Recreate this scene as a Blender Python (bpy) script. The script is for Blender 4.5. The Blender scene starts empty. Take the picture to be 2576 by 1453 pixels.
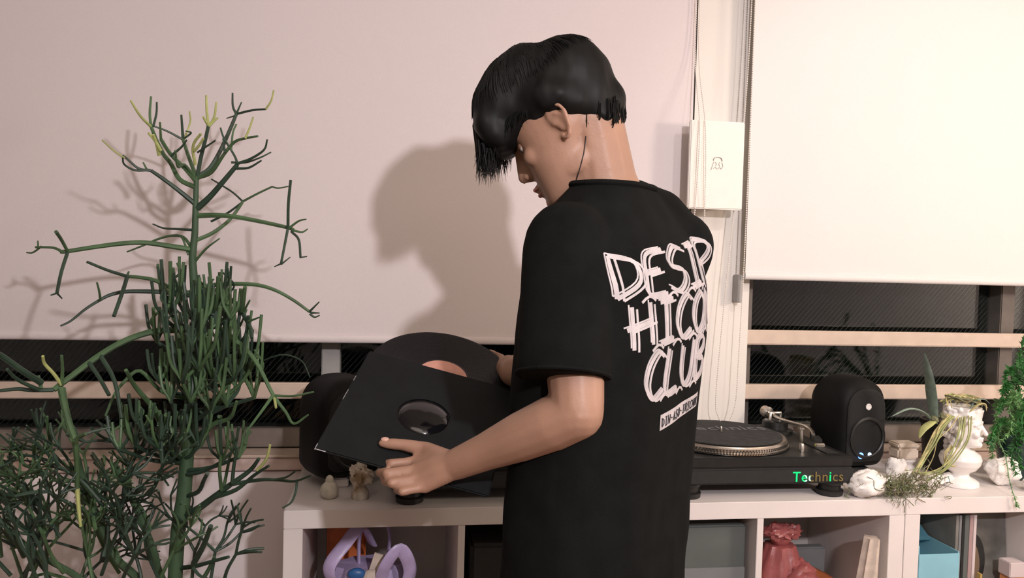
import bpy, bmesh, math, random
import numpy as np
from mathutils import Vector, Matrix, Quaternion
from mathutils.bvhtree import BVHTree
from math import sin, cos, pi, radians

SC = bpy.context.scene
COL = SC.collection
# ------------------------------------------------------------------ camera
FPX = 2004.0; TH = radians(8.5); CAMZ = 1.32
ROLL = math.atan(.027); PITCH = math.atan((726.5-650)/FPX)
Fh = Vector((sin(TH), cos(TH), 0)); R0 = Vector((cos(TH), -sin(TH), 0)); ZZ = Vector((0, 0, 1))
F = Fh*cos(PITCH)-ZZ*sin(PITCH); U0 = Fh*sin(PITCH)+ZZ*cos(PITCH)
R = R0*cos(ROLL)+U0*sin(ROLL); U = U0*cos(ROLL)-R0*sin(ROLL)
CP = Vector((0, 0, CAMZ))
cam = bpy.data.cameras.new('camera'); camo = bpy.data.objects.new('camera', cam); COL.objects.link(camo)
cam.sensor_width = 36; cam.lens = 36*FPX/2576; cam.clip_start = .02
camo.matrix_world = Matrix(((R.x, U.x, -F.x, CP.x), (R.y, U.y, -F.y, CP.y), (R.z, U.z, -F.z, CP.z), (0, 0, 0, 1)))
SC.camera = camo
# ------------------------------------------------------------------ world, lamps, exposure
W = bpy.data.worlds.new('night'); SC.world = W; W.use_nodes = True
W.node_tree.nodes['Background'].inputs[0].default_value = (.012, .016, .024, 1)
W.node_tree.nodes['Background'].inputs[1].default_value = .35
def lamp(name, kind, loc, power, col, **k):
    l = bpy.data.lights.new(name, kind); l.energy = power; l.color = col
    o = bpy.data.objects.new(name, l); COL.objects.link(o); o.location = loc
    for a, b in k.items(): setattr(l, a, b)
    return o
key = lamp('floor_lamp_bulb', 'POINT', (.64, -.64, 1.94), 106, (1, .925, .96), shadow_soft_size=.045)
cl = lamp('ceiling_light', 'AREA', (-.15, .25, 2.38), 4.5, (1, .86, .70), shape='DISK', size=1.0)
spot = lamp('ceiling_spotlight', 'SPOT', (1.15, .60, 2.30), 17, (1, .94, .90), shadow_soft_size=.04, spot_size=radians(74), spot_blend=.7)
lantern = lamp('paper_lantern_bulb', 'POINT', (2.30, .60, 1.72), 46, (1, .83, .68), shadow_soft_size=.15)
spot.rotation_euler = (Vector((1.52, 2.08, 1.36))-spot.location).to_track_quat('-Z', 'Y').to_euler()
SC.view_settings.view_transform = 'Standard'; SC.view_settings.look = 'None'
SC.view_settings.exposure = 0.45; SC.view_settings.gamma = 1; SC.view_settings.use_curve_mapping = False
SC.cycles.use_denoising = True
SC.cycles.max_bounces = 7; SC.cycles.sample_clamp_indirect = 6

def ray(x, y): return F+R*((x-1288)/FPX)-U*((y-726.5)/FPX)
def Y(x, y, w): d = ray(x, y); return CP+d*(w/d.y)          # point of the plane y = w seen there
def D(x, y, z): return CP+ray(x, y)*z                       # point at depth z
def Zp(x, y, h): d = ray(x, y); return CP+d*((h-CAMZ)/d.z)  # point of the plane z = h

# ------------------------------------------------------------------ materials
def mat(name, col, rough=.6, metal=0, noise=0, nscale=40, bump=0, bscale=200, emit=None, es=1, spec=.5, sub=0, coat=0, col2=None, stretch=None, trans=0, alpha=1, sheen=0):
    m = bpy.data.materials.new(name); m.use_nodes = True
    nt = m.node_tree; b = nt.nodes['Principled BSDF']
    c = tuple(col)+(1,)
    b.inputs['Base Color'].default_value = c; b.inputs['Roughness'].default_value = rough
    b.inputs['Metallic'].default_value = metal; b.inputs['Specular IOR Level'].default_value = spec
    b.inputs['Coat Weight'].default_value = coat; b.inputs['Sheen Weight'].default_value = sheen
    b.inputs['Transmission Weight'].default_value = trans
    if sub: b.inputs['Subsurface Weight'].default_value = sub; b.inputs['Subsurface Radius'].default_value = (.012, .005, .003); b.inputs['Subsurface Scale'].default_value = 1
    if emit: b.inputs['Emission Color'].default_value = tuple(emit)+(1,); b.inputs['Emission Strength'].default_value = es
    tc = nt.nodes.new('ShaderNodeTexCoord'); src = tc.outputs['Object']
    if stretch:
        mp = nt.nodes.new('ShaderNodeMapping'); mp.inputs['Scale'].default_value = stretch
        nt.links.new(src, mp.inputs['Vector']); src = mp.outputs['Vector']
    if noise or col2:
        n = nt.nodes.new('ShaderNodeTexNoise'); n.inputs['Scale'].default_value = nscale; n.inputs['Detail'].default_value = 4
        nt.links.new(src, n.inputs['Vector'])
        r = nt.nodes.new('ShaderNodeValToRGB'); r.color_ramp.elements[0].position = .35; r.color_ramp.elements[1].position = .68
        c2 = tuple(col2)+(1,) if col2 else tuple(min(1, v*(1+noise)) for v in col)+(1,)
        c1 = c if col2 else tuple(v*(1-noise) for v in col)+(1,)
        r.color_ramp.elements[0].color = c1; r.color_ramp.elements[1].color = c2
        nt.links.new(n.outputs[0], r.inputs[0]); nt.links.new(r.outputs[0], b.inputs['Base Color'])
    if bump:
        n = nt.nodes.new('ShaderNodeTexNoise'); n.inputs['Scale'].default_value = bscale; n.inputs['Detail'].default_value = 3
        nt.links.new(src, n.inputs['Vector'])
        bp = nt.nodes.new('ShaderNodeBump'); bp.inputs['Strength'].default_value = bump; bp.inputs['Distance'].default_value = .002
        nt.links.new(n.outputs[0], bp.inputs['Height']); nt.links.new(bp.outputs[0], b.inputs['Normal'])
    return m
M = dict(
    wall=mat('painted_wall', (.68, .625, .62), .8, noise=.03, nscale=6, bump=.15, bscale=120),
    wall_cream=mat('cream_wall', (.76, .72, .665), .75, noise=.02, nscale=5, bump=.1, bscale=150),
    wall_low=mat('white_painted_wall', (.86, .79, .785), .8, noise=.02, nscale=6, bump=.15, bscale=120),
    wall_dark=mat('dim_wall', (.32, .31, .29), .8, noise=.05, nscale=4),
    ceil=mat('ceiling_paint', (.50, .46, .41), .85, noise=.02),
    floor=mat('floor_wood', (.23, .14, .08), .45, noise=.35, nscale=9, stretch=(1, 12, 1)),
    blind=mat('blind_fabric', (.70, .635, .635), .82, noise=.02, nscale=300, bump=.12, bscale=900, spec=.3),
    blindw=mat('blind_fabric_white', (.70, .675, .66), .6, noise=.015, nscale=300, bump=.1, bscale=900, spec=.5),
    rail=mat('rail_paint', (.60, .48, .39), .5, noise=.05, nscale=30),
    sill=mat('sill_laminate', (.68, .53, .47), .5, noise=.06, nscale=20),
    frame=mat('window_aluminium', (.16, .14, .125), .4, metal=.4, noise=.05),
    sash=mat('sash_bronze', (.20, .165, .14), .45, noise=.05),
    post=mat('mullion_grey', (.34, .33, .32), .5, noise=.05),
    wire=mat('wire_steel', (.09, .10, .095), .5, metal=.3),
    panel=mat('panel_enamel', (.80, .76, .70), .4, noise=.015),
    chain=mat('bead_chain_plastic', (.78, .72, .66), .35),
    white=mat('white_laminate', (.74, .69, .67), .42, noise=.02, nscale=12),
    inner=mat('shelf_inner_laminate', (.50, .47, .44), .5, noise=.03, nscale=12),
    black=mat('black_plastic', (.010, .0105, .010), .42, noise=.2, nscale=60),
    blackm=mat('black_matte', (.012, .012, .012), .7, noise=.2, nscale=60),
    spk=mat('speaker_enamel', (.004, .004, .004), .65, spec=.2, noise=.15, nscale=80, bump=.1, bscale=700),
    grille=mat('speaker_grille', (.006, .006, .006), .8, bump=.8, bscale=900),
    vinyl=mat('vinyl', (.006, .006, .007), .3, spec=.2),
    disc=mat('shiny_disc', (.005, .005, .006), .1),
    sleeve=mat('black_card_sleeve', (.009, .0105, .011), .75, spec=.2, noise=.15, nscale=25, bump=.15, bscale=350),
    edge=mat('worn_card_edge', (.35, .34, .34), .8),
    lab=mat('pink_record_label', (.66, .33, .25), .6, noise=.12, nscale=30),
    alu=mat('aluminium', (.62, .58, .52), .28, metal=1, noise=.06, nscale=90),
    matf=mat('slipmat_felt', (.028, .028, .027), .95, noise=.3, nscale=60, bump=.5, bscale=700),
    slipw=mat('slipmat_print', (.16, .16, .165), .9),
    skin=mat('skin', (.36, .205, .14), .5, noise=.07, nscale=14, bump=.12, bscale=260, sub=.12),
    lip=mat('lip_skin', (.36, .14, .11), .45, sub=.1),
    nail=mat('nail', (.62, .38, .30), .3),
    eye=mat('eye_white', (.7, .66, .62), .2), iris=mat('iris', (.02, .012, .008), .15),
    hair=mat('black_hair', (.0055, .0058, .0058), .55, noise=.4, nscale=60, spec=.2, stretch=(1, 1, .15)),
    shirt=mat('black_cotton', (.0060, .0068, .0066), .95, noise=.18, nscale=25, bump=.35, bscale=800, spec=.12),
    print=mat('white_shirt_print', (.50, .465, .475), .8, noise=.12, nscale=40),
    printd=mat('dark_shirt_lettering', (.03, .03, .035), .8),
    denim=mat('blue_denim', (.035, .07, .16), .85, noise=.3, nscale=60, bump=.4, bscale=600),
    shoe=mat('shoe_canvas', (.03, .03, .03), .8, noise=.2), sole=mat('shoe_rubber', (.6, .58, .54), .7, noise=.05),
    stem=mat('cactus_stem', (.050, .100, .048), .6, noise=.3, nscale=30, bump=.3, bscale=120, stretch=(1, 1, .25)),
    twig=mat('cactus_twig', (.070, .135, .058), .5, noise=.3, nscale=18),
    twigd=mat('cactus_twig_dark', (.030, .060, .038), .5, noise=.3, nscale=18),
    tip=mat('cactus_young_tip', (.40, .44, .16), .5, noise=.2, nscale=25),
    clay=mat('plant_pot_clay', (.30, .28, .26), .7, noise=.15, nscale=14), soil=mat('soil', (.05, .035, .025), .95, noise=.5, nscale=60, bump=.8, bscale=90),
    stone=mat('pale_stone', (.60, .56, .47), .55, noise=.12, nscale=60, bump=.3, bscale=120),
    brown=mat('brown_crystal', (.30, .20, .11), .4, col2=(.85, .78, .70), nscale=26, bump=.7, bscale=120),
    ceramic=mat('white_ceramic', (.86, .82, .79), .35, noise=.02, nscale=20, coat=.3),
    coral=mat('white_coral', (.86, .82, .78), .7, noise=.06, nscale=70, bump=.6, bscale=140),
    cream=mat('cream_box', (.80, .68, .56), .5, noise=.04, nscale=30),
    leafg=mat('grey_green_leaf', (.20, .27, .22), .55, noise=.25, nscale=40, bump=.15),
    leafy=mat('yellow_green_leaf', (.42, .43, .17), .5, noise=.2, nscale=30),
    root=mat('yellow_root', (.50, .43, .20), .6, noise=.25, nscale=40),
    rootg=mat('green_root', (.30, .33, .13), .6, noise=.25, nscale=40),
    moss=mat('dry_moss', (.20, .17, .10), .8, noise=.4, nscale=50, col2=(.12, .17, .07)),
    fern=mat('fern_green', (.045, .19, .045), .5, noise=.4, nscale=40), fernl=mat('fern_light_green', (.14, .30, .10), .5, noise=.3, nscale=40),
    teal=mat('dark_teal_glaze', (.012, .045, .045), .3, noise=.15, nscale=12, coat=.4),
    lav=mat('lavender_plastic', (.46, .38, .60), .35, noise=.15, nscale=25, bump=.4, bscale=60, sub=.05),
    orange=mat('orange_plastic', (.55, .13, .03), .5, noise=.1), blue=mat('blue_print', (.03, .12, .32), .4),
    pink=mat('pink_plastic_bag', (.27, .075, .075), .35, noise=.15, nscale=20, bump=.5, bscale=50, sub=.05),
    rust=mat('orange_brown_card', (.42, .12, .04), .6, noise=.12), grey=mat('grey_card', (.10, .115, .11), .6, noise=.1, nscale=8),
    lgrey=mat('light_grey_card', (.19, .20, .205), .6, noise=.1, nscale=8), cloth=mat('beige_cloth', (.62, .52, .44), .85, noise=.12, nscale=50, bump=.4, bscale=500),
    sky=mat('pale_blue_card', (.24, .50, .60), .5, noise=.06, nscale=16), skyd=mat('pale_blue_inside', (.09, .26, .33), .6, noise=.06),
    mauve=mat('mauve_card', (.36, .25, .25), .6), ochre=mat('ochre_card', (.42, .30, .08), .6), navy=mat('navy_card', (.04, .10, .16), .6), olive=mat('olive_card', (.12, .12, .03), .6),
    photo=mat('grey_cover', (.17, .165, .15), .5, noise=.5, nscale=7), skint=mat('brown_cover_print', (.16, .11, .07), .6), orangec=mat('orange_card', (.72, .32, .13), .6), pale=mat('pale_card', (.60, .52, .52), .6),
    wood=mat('light_wood', (.45, .32, .20), .5, noise=.2, nscale=12, stretch=(1, 1, 8)),
    green=mat('painted_led_light', (.0, .3, .1), .4, emit=(0, .9, .16), es=1.0), gold=mat('gold_lettering', (.34, .27, .10), .35, metal=.6),
    greenb=mat('painted_led_light_core', (.4, .9, .6), .4, emit=(.35, 1, .55), es=1.6),
    bled=mat('blue_led', (.2, .4, 1), .3, emit=(.12, .30, 1), es=2.0), wled=mat('white_blue_led', (.5, .7, 1), .3, emit=(.5, .7, 1), es=1.5), yled=mat('yellow_led', (.7, .7, .1), .3, emit=(.75, .7, .05), es=.9),
    ink=mat('sticker_ink', (.30, .25, .21), .7), cord=mat('black_cord', (.03, .02, .02), .5),
)
def glassmat():
    m = bpy.data.materials.new('window_glass'); m.use_nodes = True; nt = m.node_tree; nt.nodes.clear()
    o = nt.nodes.new('ShaderNodeOutputMaterial'); t = nt.nodes.new('ShaderNodeBsdfTransparent'); g = nt.nodes.new('ShaderNodeBsdfGlossy')
    t.inputs[0].default_value = (.75, .8, .78, 1); g.inputs['Roughness'].default_value = .03
    fr = nt.nodes.new('ShaderNodeFresnel'); fr.inputs['IOR'].default_value = 1.52
    mx = nt.nodes.new('ShaderNodeMixShader'); nt.links.new(fr.outputs[0], mx.inputs[0]); nt.links.new(t.outputs[0], mx.inputs[1]); nt.links.new(g.outputs[0], mx.inputs[2]); nt.links.new(mx.outputs[0], o.inputs[0])
    return m
M['glass'] = glassmat()

# ------------------------------------------------------------------ mesh builder
class MB:
    def __init__(s): s.v = []; s.f = []
    def add(s, vs, fs):
        n = len(s.v); s.v += [Vector(v) for v in vs]; s.f += [tuple(i+n for i in f) for f in fs]; return s
    def box(s, a, b, rot=None, c=None):
        a = Vector(a); b = Vector(b); vs = [Vector((x, y, z)) for x in (a.x, b.x) for y in (a.y, b.y) for z in (a.z, b.z)]
        if rot is not None:
            c = Vector(c) if c is not None else (a+b)/2; vs = [c+rot@(v-c) for v in vs]
        return s.add(vs, [(0, 1, 3, 2), (4, 6, 7, 5), (0, 4, 5, 1), (2, 3, 7, 6), (0, 2, 6, 4), (1, 5, 7, 3)])
    def rings(s, rings, cap=True, closed=True):
        n = len(rings[0]); vs = [v for r in rings for v in r]; fs = []
        for i in range(len(rings)-1):
            for j in range(n if closed else n-1):
                k = (j+1) % n; fs.append((i*n+j, i*n+k, (i+1)*n+k, (i+1)*n+j))
        if cap: fs.append(tuple(range(n-1, -1, -1))); fs.append(tuple((len(rings)-1)*n+j for j in range(n)))
        return s.add(vs, fs)
    def lathe(s, prof, c, n=40, axis=None, cap=True):
        c = Vector(c); q = Quaternion() if axis is None else ZZ.rotation_difference(Vector(axis).normalized())
        return s.rings([[c+q@Vector((r*cos(2*pi*j/n), r*sin(2*pi*j/n), z)) for j in range(n)] for r, z in prof], cap)
    def tube(s, pts, rad, n=8, cap=True, flat=1, up=None):
        pts = [Vector(p) for p in pts]; m = len(pts)
        if not hasattr(rad, '__len__'): rad = [rad]*m
        rs = []; nv = None
        for i in range(m):
            t = (pts[min(i+1, m-1)]-pts[max(i-1, 0)]); t = t.normalized() if t.length > 1e-9 else ZZ
            if nv is None:
                a = Vector(up) if up is not None else (Vector((0, 0, 1)) if abs(t.z) < .9 else Vector((1, 0, 0)))
                nv = t.cross(a).normalized()
            else:
                nv = nv-t*nv.dot(t); nv = nv.normalized() if nv.length > 1e-9 else t.orthogonal().normalized()
            b = t.cross(nv)
            rs.append([pts[i]+(nv*cos(2*pi*j/n)+b*sin(2*pi*j/n)*flat)*rad[i] for j in range(n)])
        return s.rings(rs, cap)
    def ball(s, c, r, n=16, m=10, rot=None):
        c = Vector(c); r = Vector(r) if hasattr(r, '__len__') else Vector((r, r, r)); rs = []
        for i in range(m+1):
            a = pi*(i+.02)/(m+.04); rs.append([])
            for j in range(n):
                p = Vector((r.x*sin(a)*cos(2*pi*j/n), r.y*sin(a)*sin(2*pi*j/n), r.z*cos(a)))
                rs[-1].append(c+(rot@p if rot is not None else p))
        return s.rings(rs[::-1])
    def limb(s, pts, rad, n=14):
        pts = [Vector(p) for p in pts]; s.tube(pts, rad, n)
        for p, r in zip(pts, rad): s.ball(p, r*.995, 14, 8)
        return s
def spline(pts, k=6):
    pts = [Vector(p) for p in pts]
    if len(pts) < 3:
        return [pts[0].lerp(pts[-1], i/k) for i in range(k+1)]
    out = []
    for i in range(len(pts)-1):
        p0 = pts[i-1] if i else pts[0]*2-pts[1]; p1 = pts[i]; p2 = pts[i+1]; p3 = pts[i+2] if i+2 < len(pts) else pts[-1]*2-pts[-2]
        for j in range(k):
            t = j/k; out.append(.5*((2*p1)+(p2-p0)*t+(2*p0-5*p1+4*p2-p3)*t*t+(3*p1-p0-3*p2+p3)*t**3))
    out.append(pts[-1]); return out
def build(name, mb, m, parent=None, smooth=True, bevel=0, label=None, angle=40):
    me = bpy.data.meshes.new(name)
    off = parent.matrix_world.translation.copy() if parent is not None else Vector()
    if parent is not None:
        p = parent; off = Vector()
        while p is not None: off += p.location; p = p.parent
    me.from_pydata([v-off for v in mb.v], [], mb.f)
    return finish(name, me, m, parent, smooth, bevel, label, angle)
def finish(name, me, m, parent=None, smooth=True, bevel=0, label=None, angle=40):
    bm = bmesh.new(); bm.from_mesh(me); bmesh.ops.recalc_face_normals(bm, faces=bm.faces)
    if bevel: bmesh.ops.bevel(bm, geom=[e for e in bm.edges if e.calc_face_angle(0) > .6], offset=bevel, segments=2, affect='EDGES')
    if smooth:
        for e in bm.edges: e.smooth = e.calc_face_angle(0) < radians(angle)
        for f in bm.faces: f.smooth = True
    bm.to_mesh(me); bm.free(); me.materials.append(M[m] if isinstance(m, str) else m)
    o = bpy.data.objects.new(name, me); COL.objects.link(o)
    if parent is not None: o.parent = parent
    if label: o['label'] = label
    return o
def thing(name, loc, label, cat, group=None):
    o = bpy.data.objects.new(name, None); COL.objects.link(o); o.location = loc; o.empty_display_size = .05
    o['label'] = label; o['category'] = cat
    if group: o['group'] = group
    return o
def tag(o, label, cat, group=None):
    o['label'] = label; o['category'] = cat
    if group: o['group'] = group
    return o
def struct(o): o['kind'] = 'structure'; return o
def remeshed(mb, voxel, it=4, fac=.5, subs=0):
    me = bpy.data.meshes.new('tmp'); me.from_pydata(mb.v, [], mb.f)
    bm = bmesh.new(); bm.from_mesh(me); bmesh.ops.recalc_face_normals(bm, faces=bm.faces); bm.to_mesh(me); bm.free()
    o = bpy.data.objects.new('tmp', me); COL.objects.link(o)
    r = o.modifiers.new('r', 'REMESH'); r.mode = 'VOXEL'; r.voxel_size = voxel
    if it:
        sm = o.modifiers.new('s', 'SMOOTH'); sm.iterations = it; sm.factor = fac
    dg = bpy.context.evaluated_depsgraph_get(); out = bpy.data.meshes.new_from_object(o.evaluated_get(dg))
    bpy.data.objects.remove(o); bpy.data.meshes.remove(me); out.materials.clear(); return out
def shift(me, off):
    me.transform(Matrix.Translation(-Vector(off))); return me
def textmesh(s, size, depth, spacing=1, shear=0):
    c = bpy.data.curves.new('t', 'FONT'); c.body = s; c.size = size; c.extrude = depth; c.space_character = spacing; c.shear = shear; c.resolution_u = 3
    o = bpy.data.objects.new('t', c); COL.objects.link(o); dg = bpy.context.evaluated_depsgraph_get()
    me = bpy.data.meshes.new_from_object(o.evaluated_get(dg)); bpy.data.objects.remove(o); me.materials.clear(); return me
rnd = random.Random(7)

# ================================================================== SETTING
TOP = .768           # top of the shelf units
FRONT = 1.735        # their front plane
CEIL = 2.45
def slab(name, a, b, m, bevel=0): return struct(build(name, MB().box(a, b), m, smooth=False, bevel=bevel))
slab('floor', (-2.2, -3.3, -.05), (3.2, 2.5, 0), 'floor')
slab('ceiling', (-2.2, -3.3, CEIL), (3.2, 2.5, CEIL+.05), 'ceil')
slab('wall_left', (-2.25, -3.3, 0), (-2.2, 2.5, CEIL), 'wall_dark')
slab('wall_right', (3.2, -3.3, 0), (3.25, 2.5, CEIL), 'wall')
slab('wall_rear', (-2.2, -3.35, 0), (3.2, -3.3, CEIL), 'wall_dark')
slab('wall_below_window', (-2.2, 2.14, 0), (3.2, 2.5, .745), 'wall_low')
slab('wall_above_window', (-2.2, 2.20, 2.2), (3.2, 2.5, CEIL), 'wall')
pil = slab('wall_pillar', (.815, 2.125, .745), (.995, 2.5, CEIL), 'wall_cream')
slab('wall_window_end', (2.75, 2.2, .745), (3.2, 2.5, 2.2), 'wall')
slab('wall_window_start', (-2.2, 2.2, .745), (-1.7, 2.5, 2.2), 'wall')
# sill band in two lengths, a thin cap over a skirting strip
struct(build('trim_1', MB().box((-2.2, 2.122, .752), (3.2, 2.30, .787)), 'sill', smooth=False, bevel=.003))
struct(build('trim_2', MB().box((-2.2, 2.112, .7875), (3.2, 2.30, .795)), 'rail', smooth=False, bevel=.002))

def window(n, x0, x1, posts, slope):
    r = bpy.data.objects.new('window_%d' % n, None); COL.objects.link(r); struct(r); r.location = ((x0+x1)/2, 2.26, .795)
    zt = 2.2; zb = .797
    build('frame', MB().box((x0, 2.2, zb), (x0+.045, 2.30, zt)), 'frame', r, False, .002)
    build('frame', MB().box((x1-.045, 2.2, zb), (x1, 2.30, zt)), 'frame', r, False, .002)
    build('frame', MB().box((x0+.045, 2.2, zb), (x1-.045, 2.30, zb+.045)), 'frame', r, False, .002)
    build('frame', MB().box((x0+.045, 2.2, zt-.045), (x1-.045, 2.30, zt)), 'frame', r, False, .002)
    for p in posts: build('mullion', MB().box((p-.024, 2.195, zb+.045), (p+.024, 2.285, zt-.045)), 'post' if n == 1 else 'frame', r, False, .003)
    xs = [x0+.045]+posts+[x1-.045]
    for a, b in zip(xs[:-1], xs[1:]):
        g = build('pane', MB().box((a+.001, 2.245, zb+.046), (b-.001, 2.252, zt-.046)), 'glass', r, False)
        # wires cast in the pane, all sloping the same way
        w = MB(); h = .46; x = a-h*.9
        while x < b:
            lo = max(0, (a+.003-x)/(.62)); p0 = Vector((x, 2.2485, zb+.05)); d = Vector((.62, 0, .72))
            t0 = max(0, (a+.004-x)/d.x); t1 = min(h/d.z, (b-.004-x)/d.x)
            if t1 > t0+.02: w.tube([p0+d*t0, p0+d*t1], .0007, 4)
            x += .0155
        build('pane_wires', w, 'wire', g, False)['kind'] = 'stuff'
    # safety rails in front of the glass
    for zc in (1.113, .956, .828):
        if zc > .9: build('rail', MB().box((x0+.002, 2.150, zc-.021), (x1-.002, 2.172, zc+.021)), 'rail', r, False, .003)
        else: build('lower_sash', MB().box((x0+.002, 2.178, zc-.028), (x1-.002, 2.198, zc+.022)), 'sash', r, False, .003)
window(1, -1.7, .813, [-.163], 0)
window(2, .997, 2.75, [1.872], 0)
# sockets that hold the rails
# ------------------------------------------------------------------ balcony outside (dark)
struct(build('wall_outside', MB().box((-4, 4.2, -1), (6, 4.3, 3.2)), 'blackm', smooth=False))

def chain(name, pts, parent, r=.0022):
    path = spline(pts, 10); w = MB(); L = 0; acc = 0; step = .0062
    last = path[0]; k = 0
    for p in path[1:]:
        seg = (p-last).length
        while acc <= seg and seg > 0:
            c = last.lerp(p, acc/seg); w.add([c+Vector(q)*r for q in OCT], OCF); acc += step
        acc -= seg; last = p
    w.tube(path, .0006, 4)
    o = build(name, w, 'chain', parent); return o
OCT = [(0, 0, 1.1)]+[(cos(a*pi/3)*.8, sin(a*pi/3)*.8, .62) for a in range(6)]+[(cos(a*pi/3+.5), sin(a*pi/3+.5), -.1) for a in range(6)]+[(cos(a*pi/3)*.6, sin(a*pi/3)*.6, -.85) for a in range(6)]+[(0, 0, -1.1)]
OCF = [(0, 1+i, 1+(i+1) % 6) for i in range(6)]+[(1+i, 7+i, 7+(i+1) % 6, 1+(i+1) % 6) for i in range(6)]+[(7+i, 13+i, 13+(i+1) % 6, 7+(i+1) % 6) for i in range(6)]+[(13+i, 19, 13+(i+1) % 6) for i in range(6)]

def blind(name, x0, x1, y, zb, m, label, group=None):
    r = thing(name, ((x0+x1)/2, y, zb), label, 'blind', group)
    w = MB(); nx = 60; vs = []
    for s in (0, 1):
        for j in range(13):
            for i in range(nx+1):
                x = x0+(x1-x0)*i/nx; z = zb+.012+(2.28-zb-.012)*j/12
                vs.append((x, y+.0009*s+.0015*sin(i*.55)*(1-j/12), z))
    fs = []; N = (nx+1)*13
    for j in range(12):
        for i in range(nx):
            a = j*(nx+1)+i; fs.append((a, a+1, a+nx+2, a+nx+1)); fs.append((N+a, N+a+nx+1, N+a+nx+2, N+a+1))
    for i in range(nx): fs.append((i, N+i, N+i+1, i+1))
    for j in range(12):
        a = j*(nx+1); fs.append((a, a+nx+1, N+a+nx+1, N+a)); b = a+nx; fs.append((b, N+b, N+b+nx+1, b+nx+1))
    w.add(vs, fs); build('fabric', w, m, r)
    w = MB(); w.rings([[Vector((x, y+.0005+.0065*cos(a), zb+.0105+.0105*sin(a))) for a in [2*pi*k/12 for k in range(12)]] for x in (x0-.001, x1+.001)])
    hb = build('hem_bar', w, 'blindw' if m == 'blindw' else 'blind', r)
    w = MB(); w.tube([(x0-.005, y+.03, 2.30), (x1+.005, y+.03, 2.30)], .03, 20); build('roller', w, m, r)
    return r
b1 = blind('roller_blind', -1.62, .803, 2.105, 1.089, 'blind', 'wide pinkish roller blind drawn down behind the plant and the person')
b2 = blind('roller_blind', .958, 2.46, 2.075, 1.280, 'blindw', 'bright white roller blind on the right, ending above the barred window')
chain('bead_chain', [(.797, 2.085, 2.28), (.795, 2.085, 1.9), (.790, 2.02, 1.68), (.786, 2.02, 1.48), (.782, 2.05, 1.2), (.80, 2.05, .98), (.822, 2.05, 1.2), (.812, 2.02, 1.48), (.806, 2.02, 1.68), (.805, 2.085, 1.9), (.806, 2.085, 2.28)], b1)
chain('bead_chain', [(.950, 2.06, 2.28), (.949, 2.06, 1.7), (.946, 2.06, 1.3), (.941, 2.06, 1.05), (.938, 2.06, .95), (.925, 2.06, .898), (.905, 2.06, .886), (.888, 2.06, .905), (.880, 2.06, .96), (.893, 2.06, 1.2), (.914, 2.06, 1.5), (.935, 2.06, 1.8), (.943, 2.06, 2.28)], b2)
# grey block standing in for the right blind's shadow on the pillar
build('blind_shadow_block', MB().box((.944, 2.085, 1.215), (.957, 2.123, 1.292)), 'post', b2, False, .002)

# control panel on the pillar
pr = thing('control_panel', (.845, 2.12, 1.465), 'flat cream metal cover on the pillar between the two blinds, with a small doodle sticker', 'panel')
build('cover', MB().box((.770, 2.032, 1.466), (.922, 2.046, 1.700)), 'panel', pr, False, .003)
build('back_box', MB().box((.812, 2.046, 1.476), (.918, 2.125, 1.692)), 'panel', pr, False, .002)
w = MB()
def sk(pts, r=.0009, c=(.848, 2.031, 1.585)):
    w.tube([Vector(c)+Vector((p[0], 0, p[1])) for p in spline([(a, b, 0) for a, b in pts], 5)] if 0 else [Vector(c)+Vector((a, 0, b)) for a, b, _ in [tuple(q) for q in spline([(a, b, 0) for a, b in pts], 5)]], r, 5, flat=.35)
sk([(-.012, .010), (-.009, .017), (.002, .019), (.010, .016), (.013, .009)], .0022)
sk([(-.010, .007), (-.014, -.004), (-.018, -.016)]); sk([(.012, .006), (.015, -.004), (.011, -.012)])
sk([(-.012, -.012), (-.006, -.008), (0, -.012), (.006, -.008), (.011, -.012)]); sk([(-.006, .006), (-.003, 0), (-.006, -.005)]); sk([(.006, .006), (.004, 0), (.007, -.005)])
build('doodle_sticker', w, 'ink', pr)

# ================================================================== SHELF UNITS
def shelf(name, x0, x1, z1, walls, label, dz0=0):
    d = .375; y0 = FRONT; r = thing(name, ((x0+x1)/2, y0+d/2, 0), label, 'shelf')
    t = .040; ti = .016
    build('top_board', MB().box((x0, y0, z1-t), (x1, y0+d, z1)), 'white', r, False, .0015)
    build('side_panel', MB().box((x0, y0+.0003, 0), (x0+t, y0+d, z1-t-.0003)), 'white', r, False, .001)
    build('side_panel', MB().box((x1-t, y0+.0003, 0), (x1, y0+d, z1-t-.0003)), 'white', r, False, .001)
    build('bottom_board', MB().box((x0+t+.0003, y0+.0003, .0), (x1-t-.0003, y0+d, t)), 'white', r, False, .001)
    for x in walls: build('divider', MB().box((x, y0+.001, t+.0003), (x+ti, y0+d-.008, z1-t-.0003)), 'white', r, False, .001)
    xs = [x0+t]+[v for x in walls for v in (x, x+ti)]+[x1-t]
    for a, b in zip(xs[0::2], xs[1::2]): build('shelf_board', MB().box((a+.0003, y0+.001, .385), (b-.0003, y0+d-.008, .401)), 'white', r, False, .001)
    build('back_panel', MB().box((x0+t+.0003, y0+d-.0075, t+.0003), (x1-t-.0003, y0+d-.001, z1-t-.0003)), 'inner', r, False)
    return r
shelf('shelf_unit', -.221, 1.231, TOP, [.153, .505, .855], 'long white open shelf unit carrying the turntables, its left end beside the plant')
shelf('shelf_unit', 1.2325, 2.30, TOP+.001, [1.585, 1.935], 'white open shelf unit at the far right, under the bust planter')

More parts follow.
